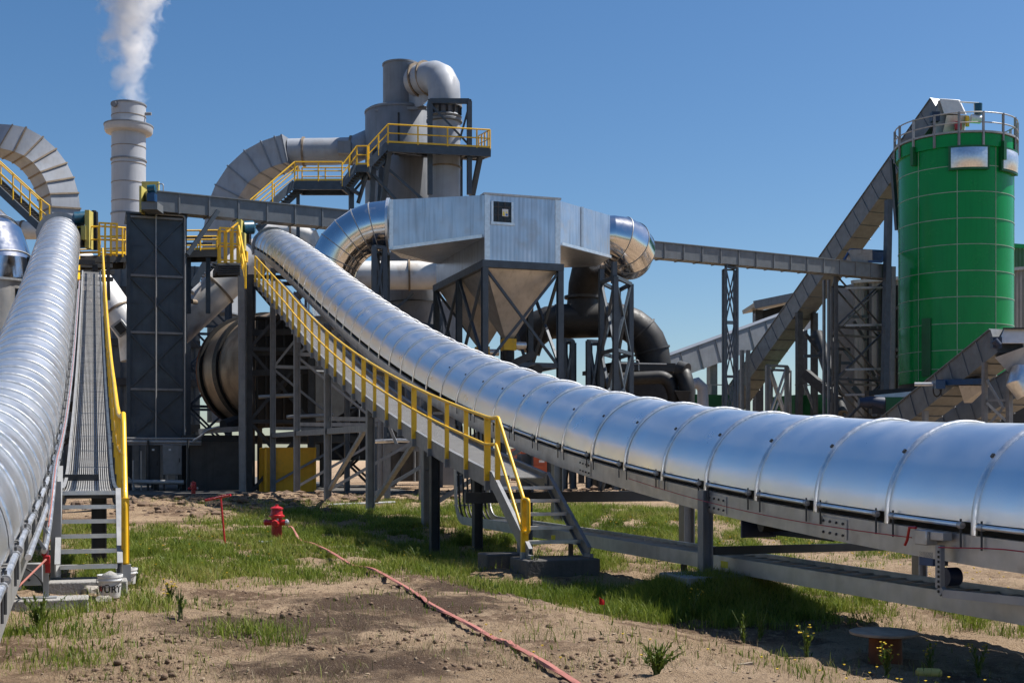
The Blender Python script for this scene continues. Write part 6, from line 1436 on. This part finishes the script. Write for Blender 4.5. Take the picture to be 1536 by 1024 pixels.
# lower right conveyors
a = P(1335, 650, 72); top2 = P(1512, 512, 62.5)
T = lean_conveyor('inclined_conveyor', 'grey box conveyor with a white head box climbing toward the right edge', a, top2, 1.7, 1.3, 9, 'drag_grey')
T.part('head_box', MB().hexa([P(1497, 515, 61.4), P(1545, 515, 61.2), P(1550, 515, 63.4), P(1500, 515, 63.4), P(1506, 493, 61.6), P(1548, 493, 61.4), P(1552, 493, 63.2), P(1510, 493, 63.2)]), 'white_panel', bevel=.03)
T.part('head_cap', MB().hexa([P(1504, 493.5, 61.4), P(1550, 493.5, 61.2), P(1554, 493.5, 63.4), P(1507, 493.5, 63.4), P(1504, 491, 61.4), P(1550, 491, 61.2), P(1554, 491, 63.4), P(1507, 491, 63.4)]), 'shadow_steel')
T.part('chute', MB().hexa([P(1514, 560, 61.8), P(1540, 566, 61.6), P(1545, 566, 63), P(1518, 560, 63), P(1492, 536, 61.3), P(1545, 517, 61.2), P(1550, 517, 63.3), P(1496, 536, 63.2)]), 'duct_grey')
T.part('spout', MB().path([P(1536, 556, 61.5), P(1530, 575, 61.3), P(1540, 592, 61.2)], [.62, .66, .5], 20), 'galvanised_bright')
T.part('motor', MB().obox(P(1494, 514, 61.2), X*.22, Y*.2, UP*.28).path([P(1491, 510, 61), P(1498, 518, 61)], .18, 12), 'navy')
T.bar('support_leg', P(1477, 543, 63), P(1477, 700, 63), .22, .22, 'grey_steel'); T.bar('support_leg', P(1514, 560, 62), P(1514, 700, 62), .24, .24, 'grey_steel'); T.bar('support_leg', P(1388, 616, 67), P(1388, 700, 67), .25, .25, 'grey_steel')
T.bar('brace', P(1480, 570, 62.8), P(1505, 612, 62.3), .12, .12, 'grey_steel'); T.bar('brace', P(1480, 604, 62.8), P(1512, 634, 62.3), .12, .12, 'pale_steel'); T.bar('brace', P(1511, 604, 62.5), P(1480, 640, 62.8), .12, .12, 'grey_steel'); T.bar('tie', P(1478, 600, 63), P(1514, 600, 62), .1, .1, 'grey_steel')
T.part('blue_gate', MB().bar(P(1410, 574, 66), P(1478, 572, 64), .8, .3), 'blue'); T.part('gate_rod', MB().path([P(1372, 576, 66), P(1408, 576, 65.5)], .1, 10), 'white_panel'); T.part('gate_bracket', MB().obox(P(1408, 577, 65.4), X*.25, Y*.3, UP*.22), 'blue')
T.part('inlet_hopper', MB().hexa([P(1446, 604, 65), P(1458, 604, 65), P(1462, 600, 67), P(1450, 600, 67), P(1438, 578, 64.6), P(1482, 578, 64.2), P(1486, 577, 67), P(1442, 577, 67)]), 'hopper_sheet')
T.pipe('cable', bez(P(1400, 580, 65.5), P(1398, 600, 65.5), P(1412, 598, 65.5), P(1412, 582, 65.5), 10), .04, 'cable', 6)
T2_ = lean_conveyor('inclined_conveyor', 'second lower grey conveyor passing under the white head box at right', P(1395, 655, 74), P(1540, 575, 68), 2.0, 1.6, 7, 'drag_grey')
T2_.part('cover', MB().hexa([P(1410, 640, 74.5), P(1440, 628, 72.5), P(1476, 610, 72), P(1470, 612, 75), P(1426, 610, 75), P(1452, 600, 73.5), P(1484, 592, 73), P(1480, 592, 75.5)]), 'duct_grey')
T2_.part('lit_plate', MB().hexa([P(1486, 600, 71), P(1512, 590, 70), P(1512, 575, 72), P(1490, 580, 72.5), P(1486, 599, 71), P(1512, 589, 70), P(1512, 574, 72), P(1490, 579, 72.5)]), 'white_panel')
T = Thing('dark_shed', 'black shed side at the right edge below the conveyor head', 'shed', foot(P(1540, 735, 80)))
b = nbox(1486, 1600, 585, 735, 80, 6); T.part('wall', MB().sbox(*b[:4], 0, b[5]), 'black'); T.part('roof', MB().sbox(b[0]-.2, b[1], b[2]-.2, b[3], b[5]+.003, b[5]+.2), 'shadow_steel')
# yard things seen below the conveyor
b = nbox(781, 822, 672, 722, 95, 2.4)
T = Thing('shipping_container', 'brick red shipping container beyond the stair under the big conveyor', 'container', S(b[0], b[2], 0))
T.part('body', MB().sbox(*b[:4], .1, b[5]), 'orange_red'); T.part('white_plate', MB().sbox(b[1]-.75, b[1]-.3, b[2]-.03, b[2]-.003, b[5]-1.1, b[5]-.6), 'white_panel')
for z_ in (.6, 1.2, 1.8): T.part('corrugation', MB().sbox(b[0], b[1], b[2]-.05, b[2]-.004, z_-.08, z_+.08), 'orange_red')
r0 = None
for i, x in enumerate((846, 858, 872, 884, 900, 918, 934, 950, 968, 986, 1004)):
    c = foot(P(x, 712, 88+(i % 3)))
    T = Thing('steel_stand', 'short dark steel stand in the row beyond the conveyor', 'stand', c, 'row of short dark steel stands in the far yard') if r0 is None else None
    if r0 is None:
        r0 = T; T.part('post', MB().obox(c+UP*.65, X*.22, Y*.22, UP*.65), 'shadow_steel'); T.part('cap', MB().obox(c+UP*1.36, X*.3, Y*.3, UP*.05), 'drag_grey'); T.part('foot', MB().obox(c+UP*.03, X*.32, Y*.32, UP*.03), 'shadow_steel')
    else:
        e = r0.e.copy(); COL.objects.link(e); e.location = c
        for ch in list(r0.e.children):
            d_ = ch.copy(); COL.objects.link(d_); d_.parent = e
single('flat_slab', MB().obox(P(968, 716, 60)*1+UP*-.05, X*.9, Y*.8, UP*.12), 'white_panel', 'bright flat sheet lying in the yard beyond the conveyor', 'sheet', foot(P(968, 716, 60)))
